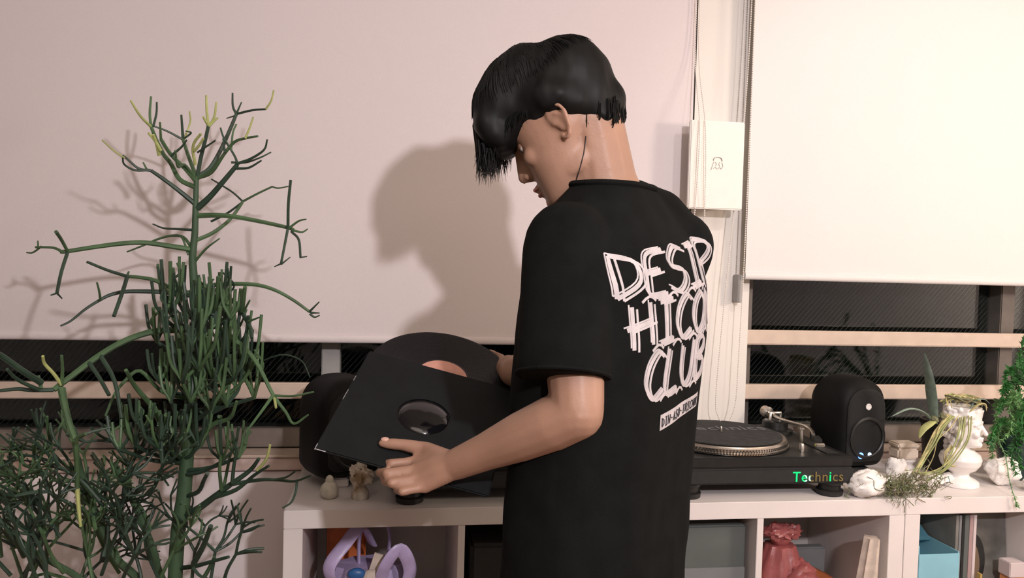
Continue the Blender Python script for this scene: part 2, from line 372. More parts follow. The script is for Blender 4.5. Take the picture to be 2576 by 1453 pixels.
# ================================================================== TURNTABLES
LOGO = 'Technics'
def turntable(x0, label, glow=True):
    y0 = FRONT+.022; z0 = TOP; W_, D_ = .453, .353
    r = thing('turntable', (x0+W_/2, y0+D_/2, z0), label, 'turntable', None)
    for fx in (.045, W_-.045):
        for fy in (.03, D_-.045):
            build('foot', MB().lathe([(.024, 0), (.031, .002), (.032, .013), (.026, .016), (.026, .026), (.031, .028), (.031, .034)], (x0+fx, y0+fy, z0), 28), 'black', r)
    z1 = z0+.034
    build('plinth', MB().box((x0, y0, z1), (x0+W_, y0+D_, z1+.038)), 'blackm', r, False, .004)
    build('top_plate', MB().box((x0+.002, y0+.002, z1+.0385), (x0+W_-.002, y0+D_-.002, z1+.064)), 'black', r, False, .004)
    zt = z1+.0645; c = Vector((x0+.186, y0+.172, zt))
    pl = build('platter', MB().lathe([(.150, 0), (.166, .002), (.1665, .006), (.163, .0075), (.163, .0155), (.1605, .018), (.159, .0205), (.10, .021), (.01, .021)], c, 96), 'alu', r)
    w = MB()
    for row, zz, n in ((0, .0045, 150), (1, .0095, 140), (2, .0132, 130)):
        R_ = (.1668, .1634, .1634)[row]
        for k in range(n):
            a = 2*pi*k/n; p = c+Vector((R_*cos(a), R_*sin(a), zz)); u_ = Vector((-sin(a), cos(a), 0)); o_ = Vector((cos(a), sin(a), 0))
            q = [p-u_*.0018-ZZ*.0013, p+u_*.0018-ZZ*.0013, p+u_*.0018+ZZ*.0013, p-u_*.0018+ZZ*.0013]
            w.add(q+[p+o_*.0006-u_*.001-ZZ*.0007, p+o_*.0006+u_*.001-ZZ*.0007, p+o_*.0006+u_*.001+ZZ*.0007, p+o_*.0006-u_*.001+ZZ*.0007], [(4, 5, 6, 7), (0, 1, 5, 4), (1, 2, 6, 5), (2, 3, 7, 6), (3, 0, 4, 7)])
    build('strobe_dots', w, 'black', pl, False)['kind'] = 'stuff'
    w = MB(); build('slipmat', MB().lathe([(.149, .0213), (.1505, .0225), (.149, .0245), (.004, .0246)], c, 80), 'matf', r)
    me = textmesh(LOGO, .062, .0002, 1.05); xs = [v.co.x for v in me.vertices]; mx = (min(xs)+max(xs))/2
    me.transform(Matrix.Translation(c-Vector((x0+W_/2, y0+D_/2, z0))+Vector((.02, .018, .0250)))@Matrix.Translation((-mx, 0, 0)))
    finish('slipmat_lettering', me, 'slipw', r, False)
    build('spindle', MB().lathe([(.0036, .0246), (.0036, .034), (.0025, .0375), (.0006, .038)], c, 14), 'alu', r)
    # tonearm: pivot at the back right, tube running forward
    pv = Vector((x0+.386, y0+.275, zt))
    build('tonearm_base', MB().lathe([(.046, 0), (.046, .008), (.034, .011), (.034, .030), (.028, .033)], pv, 40), 'black', r)
    build('tonearm_gimbal', MB().tube([pv+Vector((-.014, 0, .032)), pv+Vector((-.014, 0, .052)), pv+Vector((.014, 0, .052)), pv+Vector((.014, 0, .032))], .005, 8), 'alu', r)
    arm = build('tonearm', MB().tube(spline([pv+Vector((0, .035, .045)), pv+Vector((-.006, 0, .045)), pv+Vector((-.002, -.06, .043)), pv+Vector((.024, -.12, .040)), pv+Vector((.016, -.165, .037)), pv+Vector((.0, -.20, .035))], 6), .0046, 12), 'alu', r)
    build('counterweight', MB().lathe([(.006, -.013), (.0155, -.011), (.0155, .011), (.006, .013)], pv+Vector((0, .052, .045)), 28, (0, 1, 0)), 'alu', arm)
    build('headshell', MB().box(pv+Vector((-.014, -.243, .026)), pv+Vector((.006, -.203, .036)), Matrix.Rotation(-.35, 3, 'Z')), 'black', arm, False, .002)
    build('arm_rest', MB().lathe([(.006, 0), (.005, .028), (.009, .030), (.009, .036)], pv+Vector((.020, -.105, 0)), 14), 'alu', r)
    # pitch slider with its knob, start button, target light, speed lamp
    sx = x0+W_-.040
    build('pitch_slot', MB().box((sx-.016, y0+.03, zt), (sx+.016, y0+.150, zt+.0016)), 'blackm', r, False, .0006)
    build('pitch_knob', MB().box((sx-.012, y0+.085, zt+.0018), (sx+.012, y0+.097, zt+.012)), 'alu', r, False, .002)
    build('target_light', MB().lathe([(.0065, 0), (.0065, .017), (.005, .020), (.001, .0205)], (x0+.345, y0+.055, zt), 20), 'alu', r)
    build('strobe_housing', MB().lathe([(.018, 0), (.017, .016), (.014, .019)], (x0+.030, y0+.055, zt), 26), 'black', r)
    build('start_button', MB().box((x0+.012, y0+.012, zt), (x0+.036, y0+.034, zt+.004)), 'alu', r, False, .001)
    if glow: build('speed_lamp', MB().lathe([(.004, 0), (.0038, .004), (.001, .005)], (x0+.380, y0+.115, zt), 14), 'yled', r)
    # maker's lettering on the front edge
    me = textmesh(LOGO, .034, .0006, 1.08); xs = [v.co.x for v in me.vertices]; L = max(xs)-min(xs); x_ = x0+W_-.030-L
    rot = Matrix.Rotation(pi/2, 4, 'X'); loc = Vector((x_, y0-.0012, z1+.006))-r.location
    me.transform(Matrix.Translation(loc)@rot)
    o = finish('lettering', me, 'gold', r, False)
    if glow:   # first letters and a later one emit, standing in for green LED light
        me.materials.append(M['green']); me.materials.append(M['greenb'])
        for p in me.polygons:
            u = (p.center.x-loc.x)/L
            if u < .36: p.material_index = 1
            elif .70 < u < .80: p.material_index = 1
            if .25 < u < .35: p.material_index = 2
    return r
turntable(.655, 'black direct-drive turntable right of the person, green-lit lettering on its front edge')
turntable(.002, 'black turntable left of the person, half hidden under the hand and record sleeve', False)

# ================================================================== SPEAKERS
def arch(w, h, n=14, nb=6, rb=.03):
    """outline of an upright rounded cabinet: half-ellipse top, small round corners below"""
    pts = []; ht = w*.92
    for k in range(n+1): a = pi*k/n; pts.append((w/2*cos(a), h-ht/1+ht*sin(a)) if 0 else (w/2*math.copysign(abs(cos(a))**.86, cos(a)), h-w*.5+w*.5*sin(a)**.86 if sin(a) > 0 else h-w*.5))
    for k in range(nb+1): a = pi+pi/2*k/nb; pts.append((-w/2+rb+rb*cos(a), rb+rb*sin(a)))
    for k in range(nb+1): a = 1.5*pi+pi/2*k/nb; pts.append((w/2-rb+rb*cos(a), rb+rb*sin(a)))
    return pts
def speaker(loc, rz, w_, h, d, label, stand, glow=True):
    r = thing('loudspeaker', loc, label, 'speaker'); q = Matrix.Rotation(rz, 3, 'Z'); L = Vector(loc)
    def ring(s, dy, dz=0): return [L+q@Vector((x*s, dy, (z-h*.47)*s+h*.47+.012)) for x, z in arch(w_, h)]
    w = MB(); w.rings([ring(.74, -d/2-.0), ring(.80, -d/2+.001), ring(.93, -d/2+.012), ring(.985, -d/2+.030), ring(1, -d/2+.055), ring(1, d/2-.05), ring(.97, d/2-.025), ring(.86, d/2-.006), ring(.7, d/2)])
    cab = build('cabinet', w, 'spk', r)
    w = MB(); w.rings([ring(.80, -d/2-.0025), ring(.76, -d/2-.006), ring(.72, -d/2-.007)]); build('front_grille', w, 'grille', r)
    def P(x, z, y=-d/2-.008): return L+q@Vector((x, y, z+.012))
    w = MB(); w.lathe([(w_*.36, 0), (w_*.37, .0035), (w_*.33, .005), (w_*.31, .003)], P(0, h*.36), 40, q@Vector((0, -1, 0)), False); build('woofer_ring', w, 'black', r)
    w = MB(); w.lathe([(.0085, 0), (.0085, .002), (.0055, .0024), (.0050, .0010), (.0025, .0012)], P(.0, h*.70), 24, q@Vector((0, -1, 0))); w.tube([P(-.005, h*.70-.006, -d/2-.011), P(.006, h*.70-.002, -d/2-.011)], .0015, 6); build('badge', w, 'ceramic', r)
    if glow:
        build('indicator', MB().lathe([(.0085, 0), (.008, .002), (.003, .003)], P(-.018, .040), 20, q@Vector((0, -1, 0))), 'bled', r)
        build('indicator', MB().lathe([(.0055, 0), (.005, .002), (.002, .003)], P(.010, .042), 20, q@Vector((0, -1, 0))), 'wled', r)
    if stand:
        w = MB(); w.box(L+q@Vector((-.05, -.045, -.010)), L+q@Vector((.05, .045, .012))); build('table_stand', w, stand, r, False, .003)
    return r
S2 = Vector((1.222, 1.985, TOP+.0105)); speaker(S2, radians(9), .150, .240, .142, 'small black loudspeaker with rounded top and blue lights, right of the turntable', 'blackm')
speaker(Vector((-.118, 1.965, TOP+.0105)), radians(28), .172, .238, .160, 'black rounded loudspeaker on the left end of the shelf, behind the record sleeve', 'white', False)

# ================================================================== RECORD AND SLEEVE
SCt = D(1065, 1050, 1.48)
e1 = (R*.957-U*.255-F*.03).normalized(); e2 = (R*.225+U*.455+F*.86); e2 = (e2-e1*e2.dot(e1)).normalized(); en = e1.cross(e2).normalized()
if en.dot(F) > 0: en = -en     # towards the viewer
def SP(a, b, c=0): return SCt+e1*a+e2*b+en*c
def plane_at(px, py, c=0):
    d = ray(px, py); p0 = SCt+en*c; return CP+d*((p0-CP).dot(en)/d.dot(en))
HS = .151
sl = thing('record_sleeve', SCt, 'square black card record sleeve with a round centre hole, held in the near hand', 'record sleeve')
def sheet_with_hole(c0, c1, hole, n=48):
    w = MB(); rs = []
    for cc, rr in ((c0, 0), (c0, 1), (c1, 1), (c1, 0), (c0, 0)):
        ring = []
        for k in range(n):
            a = 2*pi*k/n+pi/4
            if rr: s = HS/max(abs(cos(a)), abs(sin(a)));
            else: s = hole
            ring.append(SP(s*cos(a), s*sin(a), cc))
        rs.append(ring)
    w.rings(rs, cap=False); return w
build('front_panel', sheet_with_hole(.0030, .0024, .050), 'sleeve', sl, False)
build('back_panel', sheet_with_hole(-.0024, -.0030, .050), 'sleeve', sl, False)
w = MB()
for a, b in (((-HS, -HS), (HS, -HS)), ((-HS, -HS), (-HS, HS)), ((HS, -HS), (HS, HS))): w.tube([SP(*a), SP(*b)], .0030, 6, flat=.5)
build('folded_edge', w, 'sleeve', sl)
w = MB(); w.tube([SP(-HS-.001, -HS+.012, .001), SP(-HS-.001, -HS-.001, .001), SP(-HS+.018, -HS-.001, .001)], .0014, 6)
build('worn_edge', w, 'edge', sl, label='worn pale corner')
for a_, b_ in ((-.01, .02), (.05, .065)):
    w = MB(); w.tube([SP(-HS-.0012, a_, .001), SP(-HS-.0012, b_, .001)], .0009, 6); build('worn_edge', w, 'edge', sl, label='worn pale nick')
# the black glossy record inside, drawn out halfway to the upper right
RC = SP(.004, .139, -.0016)
rec = thing('record', RC, 'glossy black vinyl record with pink centre label, pulled half out of the sleeve', 'record')
w = MB(); q = []
prof = [(.0036, -.0007), (.1505, -.0007), (.1510, 0), (.1505, .0007)]
for k in range(26):
    rr = .146-.0036*k; prof += [(rr, .0007), (rr-.0008, .0004), (rr-.0016, .0007)]
prof += [(.0505, .0008), (.0036, .0008)]
w.lathe(prof, RC, 120, en, False); build('disc', w, 'vinyl', rec, True, angle=20)
build('centre_label', MB().lathe([(.0037, .0010), (.0500, .0010), (.0500, .0014), (.0037, .0014)], RC, 64, en, False), 'lab', rec, False)
# a second record lies in the sleeve: its glossy face shows through the hole
sec = thing('record', SP(0, 0, .0005), 'glossy black disc shining through the centre hole of the sleeve', 'record')
build('disc', MB().lathe([(.0005, .0000), (.1480, .0000), (.1480, .0010), (.0475, .0012), (.044, .0050), (.030, .0090), (.012, .0108), (.0005, .0112)], SP(0, 0, 0), 96, en, False), 'disc', sec)

# ================================================================== PERSON
AB = radians(38)                                # facing: left and away from the viewer
fd = (-R0*cos(AB)+Fh*sin(AB)).normalized(); ld = ZZ.cross(fd).normalized()   # forward, the person's left
root = D(1535, 1300, 1.40); root.z = 0
per = thing('person', root, 'person with black hair and black T-shirt, back turned, looking down at a record sleeve', 'person')
def torso_ring(c, a, b, n=40, e=.82):
    out = []
    for k in range(n):
        t = 2*pi*k/n; out.append(c+ld*(a*math.copysign(abs(cos(t))**e, cos(t)))+fd*(b*math.copysign(abs(sin(t))**e, sin(t))))
    return out
# torso axis: z, pixel x of the centre, half width, half depth
TZ = 1.40
def tc(px, z, zd=TZ):
    p = D(px, 726, zd); return Vector((p.x, p.y, z))
# shirt rings from hem to neck (z, px, a, b)
SH = [(.640, 1522, .214, .128), (.70, 1523, .212, .126), (.80, 1527, .210, .124), (.90, 1532, .210, .123), (1.00, 1538, .212, .124), (1.10, 1545, .214, .128),
      (1.20, 1553, .214, .130), (1.28, 1556, .208, .126), (1.34, 1553, .192, .112), (1.385, 1545, .166, .094), (1.415, 1540, .132, .078), (1.440, 1536, .098, .066), (1.452, 1532, .080, .060)]
def S(z, k=1, kb=1):
    zs = [s[0] for s in SH]; i = max(0, min(len(SH)-2, next((j for j in range(len(zs)-1) if zs[j+1] >= z), len(SH)-2)))
    t = (z-zs[i])/(zs[i+1]-zs[i]); v = [SH[i][j]+(SH[i+1][j]-SH[i][j])*t for j in range(4)]
    return torso_ring(tc(v[1], z), v[2]*k, v[3]*kb)
shN = D(1432, 606, 1.275); shF = D(1708, 612, 1.49)      # shoulder joints
elN = D(1452, 1038, 1.205); wrN = D(1150, 1166, 1.315)   # near arm
elF = D(1560, 1000, 1.66); wrF = D(1335, 948, 1.60)
w = MB(); w.rings([S(z, 1, 1) for z in [.640+.02*i for i in range(41) if .640+.02*i < 1.452]]+[S(1.4519)])
def sleevetube(a, b, r0, r1, t):
    d = b-a; pts = [a+d*(t*i/5) for i in range(6)]; w.tube(pts, [r0+(r1-r0)*i/5 for i in range(6)], 22); w.ball(a, r0*.99)
SLE = D(1412, 1038, 1.205); sleevetube(shN+Vector((0, 0, -.008)), SLE, .072, .071, .80)
sleevetube(shF+Vector((0, 0, -.005)), elF, .066, .072, .75); w.limb([D(1590, 520, 1.43), D(1655, 545, 1.46), shF], [.052, .052, .056])
w.limb([tc(1546, 1.385), shN+ZZ*-.01], [.070, .058]); w.limb([tc(1560, 1.385), shF+ZZ*.0], [.070, .052])
me = remeshed(w, .005, 10)
# soft folds: displacement of the cloth
from mathutils import noise as MN
def verts_normals(m_):
    n_ = len(m_.vertices); a = np.empty(n_*3); b = np.empty(n_*3, dtype=np.float32); m_.vertices.foreach_get('co', a); m_.vertex_normals.foreach_get('vector', b)
    return a.reshape(-1, 3), b.reshape(-1, 3)
def displace(m_, fn):
    a, b = verts_normals(m_); out = np.array([p+n_*fn(Vector(p)) for p, n_ in zip(a, b)]); m_.vertices.foreach_set('co', out.ravel()); m_.update()
def cloth_fold(p):
    k = .35+.65*min(1, max(0, (1.36-p.z)/.3))
    f = MN.noise(Vector((p.x*7, p.y*7, p.z*3.0)))*.008+MN.noise(Vector((p.x*16+p.z*5, p.y*16-p.z*4, p.z*9)))*.0035
    return f*k
displace(me, cloth_fold)
shirt_bvh = BVHTree.FromPolygons([v.co.copy() for v in me.vertices], [tuple(p.vertices) for p in me.polygons])
shirt = finish('t_shirt', shift(me, root), 'shirt', per, True, angle=180)
w = MB(); ring = S(1.449, 1.0, 1.0); w.tube(ring+[ring[0]], .0075, 10, cap=False, flat=.8); build('collar', w, 'shirt', shirt)
# thin hem bands at the sleeve ends
for a, b, t, rr in ((shN+Vector((0, 0, -.008)), SLE, .785, .0718), (shF+Vector((0, 0, -.005)), elF, .735, .0725)):
    d = (b-a); ax = d.normalized(); c = a+d*t; u_ = ax.orthogonal().normalized(); v_ = ax.cross(u_)
    w = MB(); pts = [c+(u_*cos(2*pi*k/40)+v_*sin(2*pi*k/40))*rr for k in range(41)]
    w.tube(pts, .0035, 6, cap=False); build('sleeve_hem', w, 'shirt', shirt)

# ---- body: head, neck, torso, arms, hands, legs as one surface
AH = radians(14); PT = radians(36)
hd = (-R0*cos(AH)+Fh*sin(AH)).normalized()
hf = hd*cos(PT)-ZZ*sin(PT); hu = hd*sin(PT)+ZZ*cos(PT); hl = hu.cross(hf).normalized()
HO = D(1424, 318, 1.395)
def Hh(x, y, z): return HO+hf*x+hl*y+hu*z
w = MB()
# head rings: (z, front x, back x, half width)
HR = [(-.113, .088, .052, .018), (-.108, .097, .030, .032), (-.098, .101, .000, .043), (-.080, .099, -.018, .053), (-.060, .097, -.028, .060), (-.040, .097, -.040, .066), (-.020, .095, -.068, .0705), (0, .092, -.085, .073),
      (.020, .093, -.094, .0755), (.040, .097, -.098, .077), (.060, .096, -.097, .0765), (.080, .088, -.090, .073), (.100, .070, -.074, .063), (.115, .046, -.050, .046), (.124, .015, -.022, .024)]
rs = []
for z, fx, bx, hw in HR:
    c = (fx+bx)/2; a = (fx-bx)/2; r_ = []
    for k in range(36):
        t = 2*pi*k/36; ex = .80 if cos(t) > 0 else .92
        r_.append(Hh(c+a*math.copysign(abs(cos(t))**ex, cos(t)), hw*math.copysign(abs(sin(t))**.92, sin(t)), z))
    rs.append(r_)
w.rings(rs)
hrot = Matrix((hf, hl, hu)).transposed()
w.limb([Hh(.091, 0, .022), Hh(.099, 0, .002), Hh(.108, 0, -.020), Hh(.112, 0, -.030)], [.0075, .0085, .0100, .0108]); w.limb([Hh(.088, 0, .012), Hh(.094, 0, -.010), Hh(.099, 0, -.032)], [.009, .013, .014])   # nose
for s in (-1, 1):
    w.ball(Hh(.102, .0120*s, -.034), (.0095, .0075, .0075), rot=hrot)
    w.limb([Hh(.096, .010*s, .031), Hh(.094, .028*s, .035), Hh(.080, .047*s, .030)], [.006, .0068, .006])      # brow
    w.ball(Hh(.070, .045*s, -.018), (.020, .0150, .018), rot=hrot)           # cheek
    w.ball(Hh(.020, .048*s, -.066), (.034, .0100, .024), rot=hrot)           # jaw angle
    # ear: rim, lobe, bowl
    E0 = (.000, .0745, 0)
    rim = [(.010, .073, -.020), (.004, .080, -.028), (-.005, .083, -.022), (-.013, .087, -.006), (-.017, .090, .012), (-.012, .089, .026), (-.001, .085, .032), (.009, .080, .027), (.012, .075, .014), (.011, .073, .004)]
    w.limb(spline([Hh(a, b*s, c-.008) for a, b, c in rim], 3), [.0042]*28)
    w.ball(Hh(-.002, .078*s, -.004), (.012, .005, .023), rot=hrot)
    w.limb([Hh(-.009, .084*s, -.016), Hh(-.008, .085*s, .002), Hh(.000, .083*s, .011)], [.003, .0033, .003])
    w.ball(Hh(.010, .078*s, -.003), (.004, .005, .006), rot=hrot)
w.limb([Hh(.097, -.015, -.0635), Hh(.1045, -.006, -.061), Hh(.1045, .006, -.061), Hh(.097, .015, -.0635)], [.004, .0055, .0055, .004])
w.limb([Hh(.096, -.013, -.072), Hh(.1025, 0, -.074), Hh(.096, .013, -.072)], [.004, .006, .004])
w.ball(Hh(.094, 0, -.096), (.012, .018, .013), rot=hrot)     # chin
# neck
nk0 = tc(1536, 1.40); nk1 = Hh(-.038, 0, -.015)
w.limb([nk0, nk0.lerp(nk1, .35)+fd*.004, nk0.lerp(nk1, .7), nk1], [.068, .060, .058, .060])
w.limb([nk0+fd*.018-ZZ*.01, Hh(-.010, 0, -.045)], [.058, .054]); w.limb([nk0+fd*.035-ZZ*.02, Hh(.018, 0, -.070)], [.048, .044])
w.limb([nk0-ZZ*.02, tc(1480, 1.375, 1.33)], [.060, .050]); w.limb([nk0-ZZ*.02, tc(1615, 1.375, 1.46)], [.060, .050])
# torso (under the shirt) and legs
w.rings([S(z, .88, .88) for z in [.66, .75, .85, .95, 1.05, 1.15, 1.25, 1.33, 1.38, 1.41]])
pel = tc(1528, .86)
for s in (-1, 1):
    hip = tc(1528, .84)+ld*.088*s; kn = hip+Vector((0, 0, -.40))+fd*.02+ld*.010*s; an = Vector((kn.x, kn.y, .085))-fd*.03+ld*.012*s
    w.limb([hip, hip.lerp(kn, .5), kn, kn.lerp(an, .35), an], [.085, .074, .056, .055, .038])
    w.limb([an, an+fd*.13-ZZ*.045], [.036, .030])
w.rings([torso_ring(tc(1528, z), a, b) for z, a, b in ((.76, .10, .08), (.80, .155, .105), (.86, .17, .11), (.94, .16, .10))])
# arms
def arm(sh, el, wr, hand):
    u_ = (el-sh).normalized(); f_ = (wr-el).normalized()
    w.limb([sh, sh.lerp(el, .3), sh.lerp(el, .65), el], [.056, .052, .047, .041])
    w.limb([el, el.lerp(wr, .18), el.lerp(wr, .45), el.lerp(wr, .75), wr], [.041, .0430, .0390, .0305, .0265])
arm(shN, elN, wrN, None); arm(shF, elF, wrF, None)
# near hand: thumb lies on the sleeve's face, four fingers curl under its lower edge
def HP(px, py, c): return plane_at(px, py, c)
mcp = [HP(1056, 1158, .012), HP(1050, 1180, .016), HP(1056, 1203, .016), HP(1070, 1225, .012)]
pip = [HP(985, 1166, .004), HP(974, 1190, .006), HP(985, 1214, .006), HP(1012, 1236, .006)]
dip = [HP(962, 1166, -.014), HP(955, 1188, -.014), HP(968, 1210, -.014), HP(998, 1232, -.012)]
tipn = [HP(978, 1150, -.022), HP(968, 1170, -.026), HP(982, 1194, -.028), HP(1012, 1218, -.028)]
nails = []
wr0 = wrN
w.limb([wr0, wr0.lerp(mcp[0], .45), mcp[0]], [.0245, .019, .0115]); w.limb([wr0, wr0.lerp(mcp[1], .5), mcp[1]], [.0245, .020, .0118])
w.limb([wr0, wr0.lerp(mcp[2], .5), mcp[2]], [.024, .0195, .0112]); w.limb([wr0, wr0.lerp(mcp[3], .45), mcp[3]], [.023, .018, .0102])
for i in range(3): w.limb([mcp[i], mcp[i+1]], [.0110, .0108]); w.limb([wr0.lerp(mcp[i], .6), wr0.lerp(mcp[i+1], .6)], [.015, .015])
for i, rr in enumerate((.0088, .0090, .0086, .0076)):
    w.limb([mcp[i], mcp[i].lerp(pip[i], .5), pip[i], dip[i], tipn[i]], [rr*1.12, rr*.98, rr*1.04, rr*.92, rr*.80])
th0 = wr0+(mcp[0]-wr0)*.25+U*.004; th1 = HP(1072, 1130, .024); th2 = HP(1012, 1118, .018); th3 = HP(962, 1114, .0125)
w.limb([th0, th1, th2, th2.lerp(th3, .5), th3], [.0185, .0140, .0105, .0104, .0080])
w.limb([wr0.lerp(mcp[0], .55), th1], [.016, .012])
# far hand: holds the record's upper right rim from behind
hb = D(1290, 935, 1.60)
rim = [RC+(e1*cos(a)+e2*sin(a))*.151 for a in (radians(62), radians(50), radians(39), radians(29))]
w.limb([wrF, hb, rim[1]*.3+hb*.7], [.027, .029, .026])
for i, rr in enumerate((.0085, .0088, .0085, .0076)):
    rad = (rim[i]-RC).normalized()
    k0 = rim[i]+rad*(.040)-en*.030; k1 = rim[i]+rad*.012-en*.014; k2 = rim[i]-rad*.018-en*.0105; k0 = k0.lerp(hb, .25)
    w.limb([hb.lerp(k0, .4), k0, k1, k2], [rr*1.5, rr*1.2, rr, rr*.82])
rad = (rim[2]-RC).normalized(); t1 = rim[2]+rad*.035+en*.012; 
w.limb([hb, hb.lerp(t1, .7)+en*.006, t1, rim[2]-rad*.014+en*.0125], [.020, .015, .011, .0085])
me = remeshed(w, .0032, 9)
body = finish('body', shift(me, root), 'skin', per, True, angle=180)
# nail on the thumb
tn = (th3-th2).normalized(); w = MB(); w.ball(th3.lerp(th2, .12)+U*.004+en*.0038, (.0075, .0052, .0034), rot=Matrix((tn, en.cross(tn).normalized(), en)).transposed()); build('thumb_nail', w, 'nail', per)
# lips, eyes, brows
w = MB(); w.limb([Hh(.0985, -.016, -.0632), Hh(.1070, -.006, -.0610), Hh(.1070, .006, -.0610), Hh(.0985, .016, -.0632)], [.002, .0038, .0038, .002])
w.limb([Hh(.0975, -.014, -.0715), Hh(.1053, 0, -.0730), Hh(.0975, .014, -.0715)], [.002, .0042, .002]); build('lips', w, 'lip', per)
for s in (-1, 1):
    e0 = Hh(.0750, .032*s, .008)
    eo = build('eye', MB().ball(e0, .0120, 20, 14), 'eye', per)
    build('iris', MB().lathe([(.0058, 0), (.0052, .0010), (.002, .0016)], e0+(hf*.93-hu*.36).normalized()*.0114, 20, (hf*.93-hu*.36)), 'iris', eo)
    w = MB(); rs = []
    for i in range(7):      # upper lid, lowered
        a = radians(-8+i*20); rs.append([e0+(hf*cos(a)+hu*sin(a))*(.0130*cos(b))+hl*(.0130*sin(b)) for b in [radians(-80+160*j/12) for j in range(13)]])
    w.rings(rs, cap=False, closed=False); build('eyelid', w, 'skin', per)
    w = MB(); w.tube([Hh(.0985, .012*s, .0335), Hh(.099, .024*s, .0385), Hh(.088, .044*s, .036)], [.0022, .0030, .0012], 8, flat=.6); build('eyebrow', w, 'hair', per)
# thin dark cord from behind the ear down to the collar
cordp = [Hh(-.020, .079, -.004), D(1474, 350, 1.318), D(1468, 385, 1.316), D(1456, 430, 1.312), D(1446, 475, 1.30)]
body_bvh = BVHTree.FromPolygons([v.co+root for v in me.vertices], [tuple(p.vertices) for p in me.polygons])
def snap(p, off=.0012):
    d = (p-CP).normalized(); h = body_bvh.ray_cast(CP, d); return h[0]-d*off if h[0] is not None else p
w = MB(); w.tube([snap(D(x, y, 1.3)) for x, y in ((1474, 342), (1472, 362), (1469, 384), (1463, 408), (1456, 432), (1449, 455), (1443, 474))], .0010, 6)
build('cord', w, 'cord', per)

# ---- hair: cap of overlapping volumes plus locks
def px_blob(w_, x, y, z, r): w_.ball(D(x, y, z), r, 18, 12)
w = MB()
wf = lambda px, py, z: D(px, py, z)
w.ball(Hh(-.010, 0, .055), (.105, .088, .082), 28, 18, hrot)              # crown
w.ball(Hh(-.055, 0, .060), (.070, .080, .080), 24, 16, hrot)
w.ball(Hh(-.052, 0, .018), (.060, .076, .060), 24, 16, hrot)             # back of head
w.ball(D(1525, 262, 1.395), (.034, .060, .042), 20, 14)                   # bump at the nape
w.ball(D(1500, 300, 1.375), (.040, .055, .028), 20, 14)
w.ball(D(1440, 262, 1.36), (.050, .055, .034), 20, 14)
w.ball(D(1395, 245, 1.34), (.058, .045, .034), 20, 14)
w.ball(Hh(.075, 0, .078), (.055, .074, .045), 24, 16, hrot)              # fringe root
w.ball(Hh(.108, .005, .062), (.036, .066, .042), 24, 16, hrot)
w.ball(Hh(.112, .005, .050), (.026, .060, .040), 24, 16, hrot)
for x_, y_, r_ in ((1330, 195, .058), (1290, 225, .056), (1262, 270, .050), (1240, 315, .034), (1262, 345, .034), (1300, 280, .050)): w.ball(D(x_, y_, 1.395), (r_, .070, r_), 22, 14, hrot)
hair_me = remeshed(w, .006, 42)
displace(hair_me, lambda p: MN.noise(Vector((p.x*45, p.y*45, p.z*14)))*.0035)
hbvh = BVHTree.FromPolygons([v.co.copy() for v in hair_me.vertices], [tuple(p.vertices) for p in hair_me.polygons])
hairo = finish('hair', shift(hair_me, root), 'hair', per, True, angle=180)
hr = random.Random(3); w = MB(); crown = Hh(-.035, 0, .135)
def lock(start, pts, r):
    w.tube(pts, [r*.7, r, r*.9, r*.6, r*.12][:len(pts)] if len(pts) == 5 else [r*(1-.85*i/(len(pts)-1)) for i in range(len(pts))], 5, flat=.55)
for k in range(1500):         # locks lying on the cap, running from the crown outwards
    a = hr.uniform(0, 2*pi); rr = hr.uniform(.0, .9)
    d0 = (hu*1+hf*cos(a)*rr*1.2+hl*sin(a)*rr*1.2).normalized(); outd = (hf*cos(a)+hl*sin(a))
    pts = []; dd = d0; c0 = Hh(-.01, 0, .05); L = hr.uniform(.045, .085)
    for i in range(5):
        h = hbvh.ray_cast(c0+dd*.4, -dd)
        if h[0] is None: break
        pts.append(h[0]+h[1]*(.0004+.0005*i)); dd = (dd+outd*(L/4/.11)-ZZ*.10*(i > 1)).normalized()
    if len(pts) == 5: lock(None, pts, hr.uniform(.0010, .0020))
for k in range(420):         # fringe hanging forward over the brow
    s = hr.uniform(-1, 1); px0 = Hh(.080+hr.uniform(-.03, .03), s*.066, .100-.012*abs(s)); 
    fx = hr.uniform(.108, .150)-.022*s*s
    p1 = Hh(fx*.90, s*.070, .096-.010*s*s); p2 = Hh(fx, s*.068, .066)+ZZ*hr.uniform(-.004, .004)
    ln = hr.uniform(.035, .075); p3 = p2-ZZ*ln*.55-hd*.004; p4 = p2-ZZ*ln+hd*hr.uniform(-.012, .004)
    lock(None, [px0, p1, p2, p3, p4], hr.uniform(.0016, .0030))
for k in range(170):         # side locks in front of and above the near and far ear, nape tufts
    s = hr.choice((-1, 1, 1)); x = hr.uniform(.015, .095); b = Hh(x, s*(.080-.22*max(0, x-.06)), .055)
    ln = hr.uniform(.018, .040); lock(None, [b+hu*.02, b, b-ZZ*ln*.4+hd*.004, b-ZZ*ln*.7+hd*.006, b-ZZ*ln+hd*hr.uniform(.0, .012)], hr.uniform(.0012, .0022))
for k in range(260):
    px_ = hr.uniform(1470, 1556); zdep = hr.uniform(1.335, 1.43)
    b = D(px_, hr.uniform(268, 296), zdep); h = hbvh.find_nearest(b); b = h[0]+h[1]*.001
    ln = hr.uniform(.015, .030); lock(None, [b+ZZ*.012, b, b-ZZ*ln*.5+h[1]*.002, b-ZZ*ln*.8, b-ZZ*ln-h[1]*.006], hr.uniform(.0014, .0026))
build('hair_locks', w, 'hair', hairo)['kind'] = 'stuff'

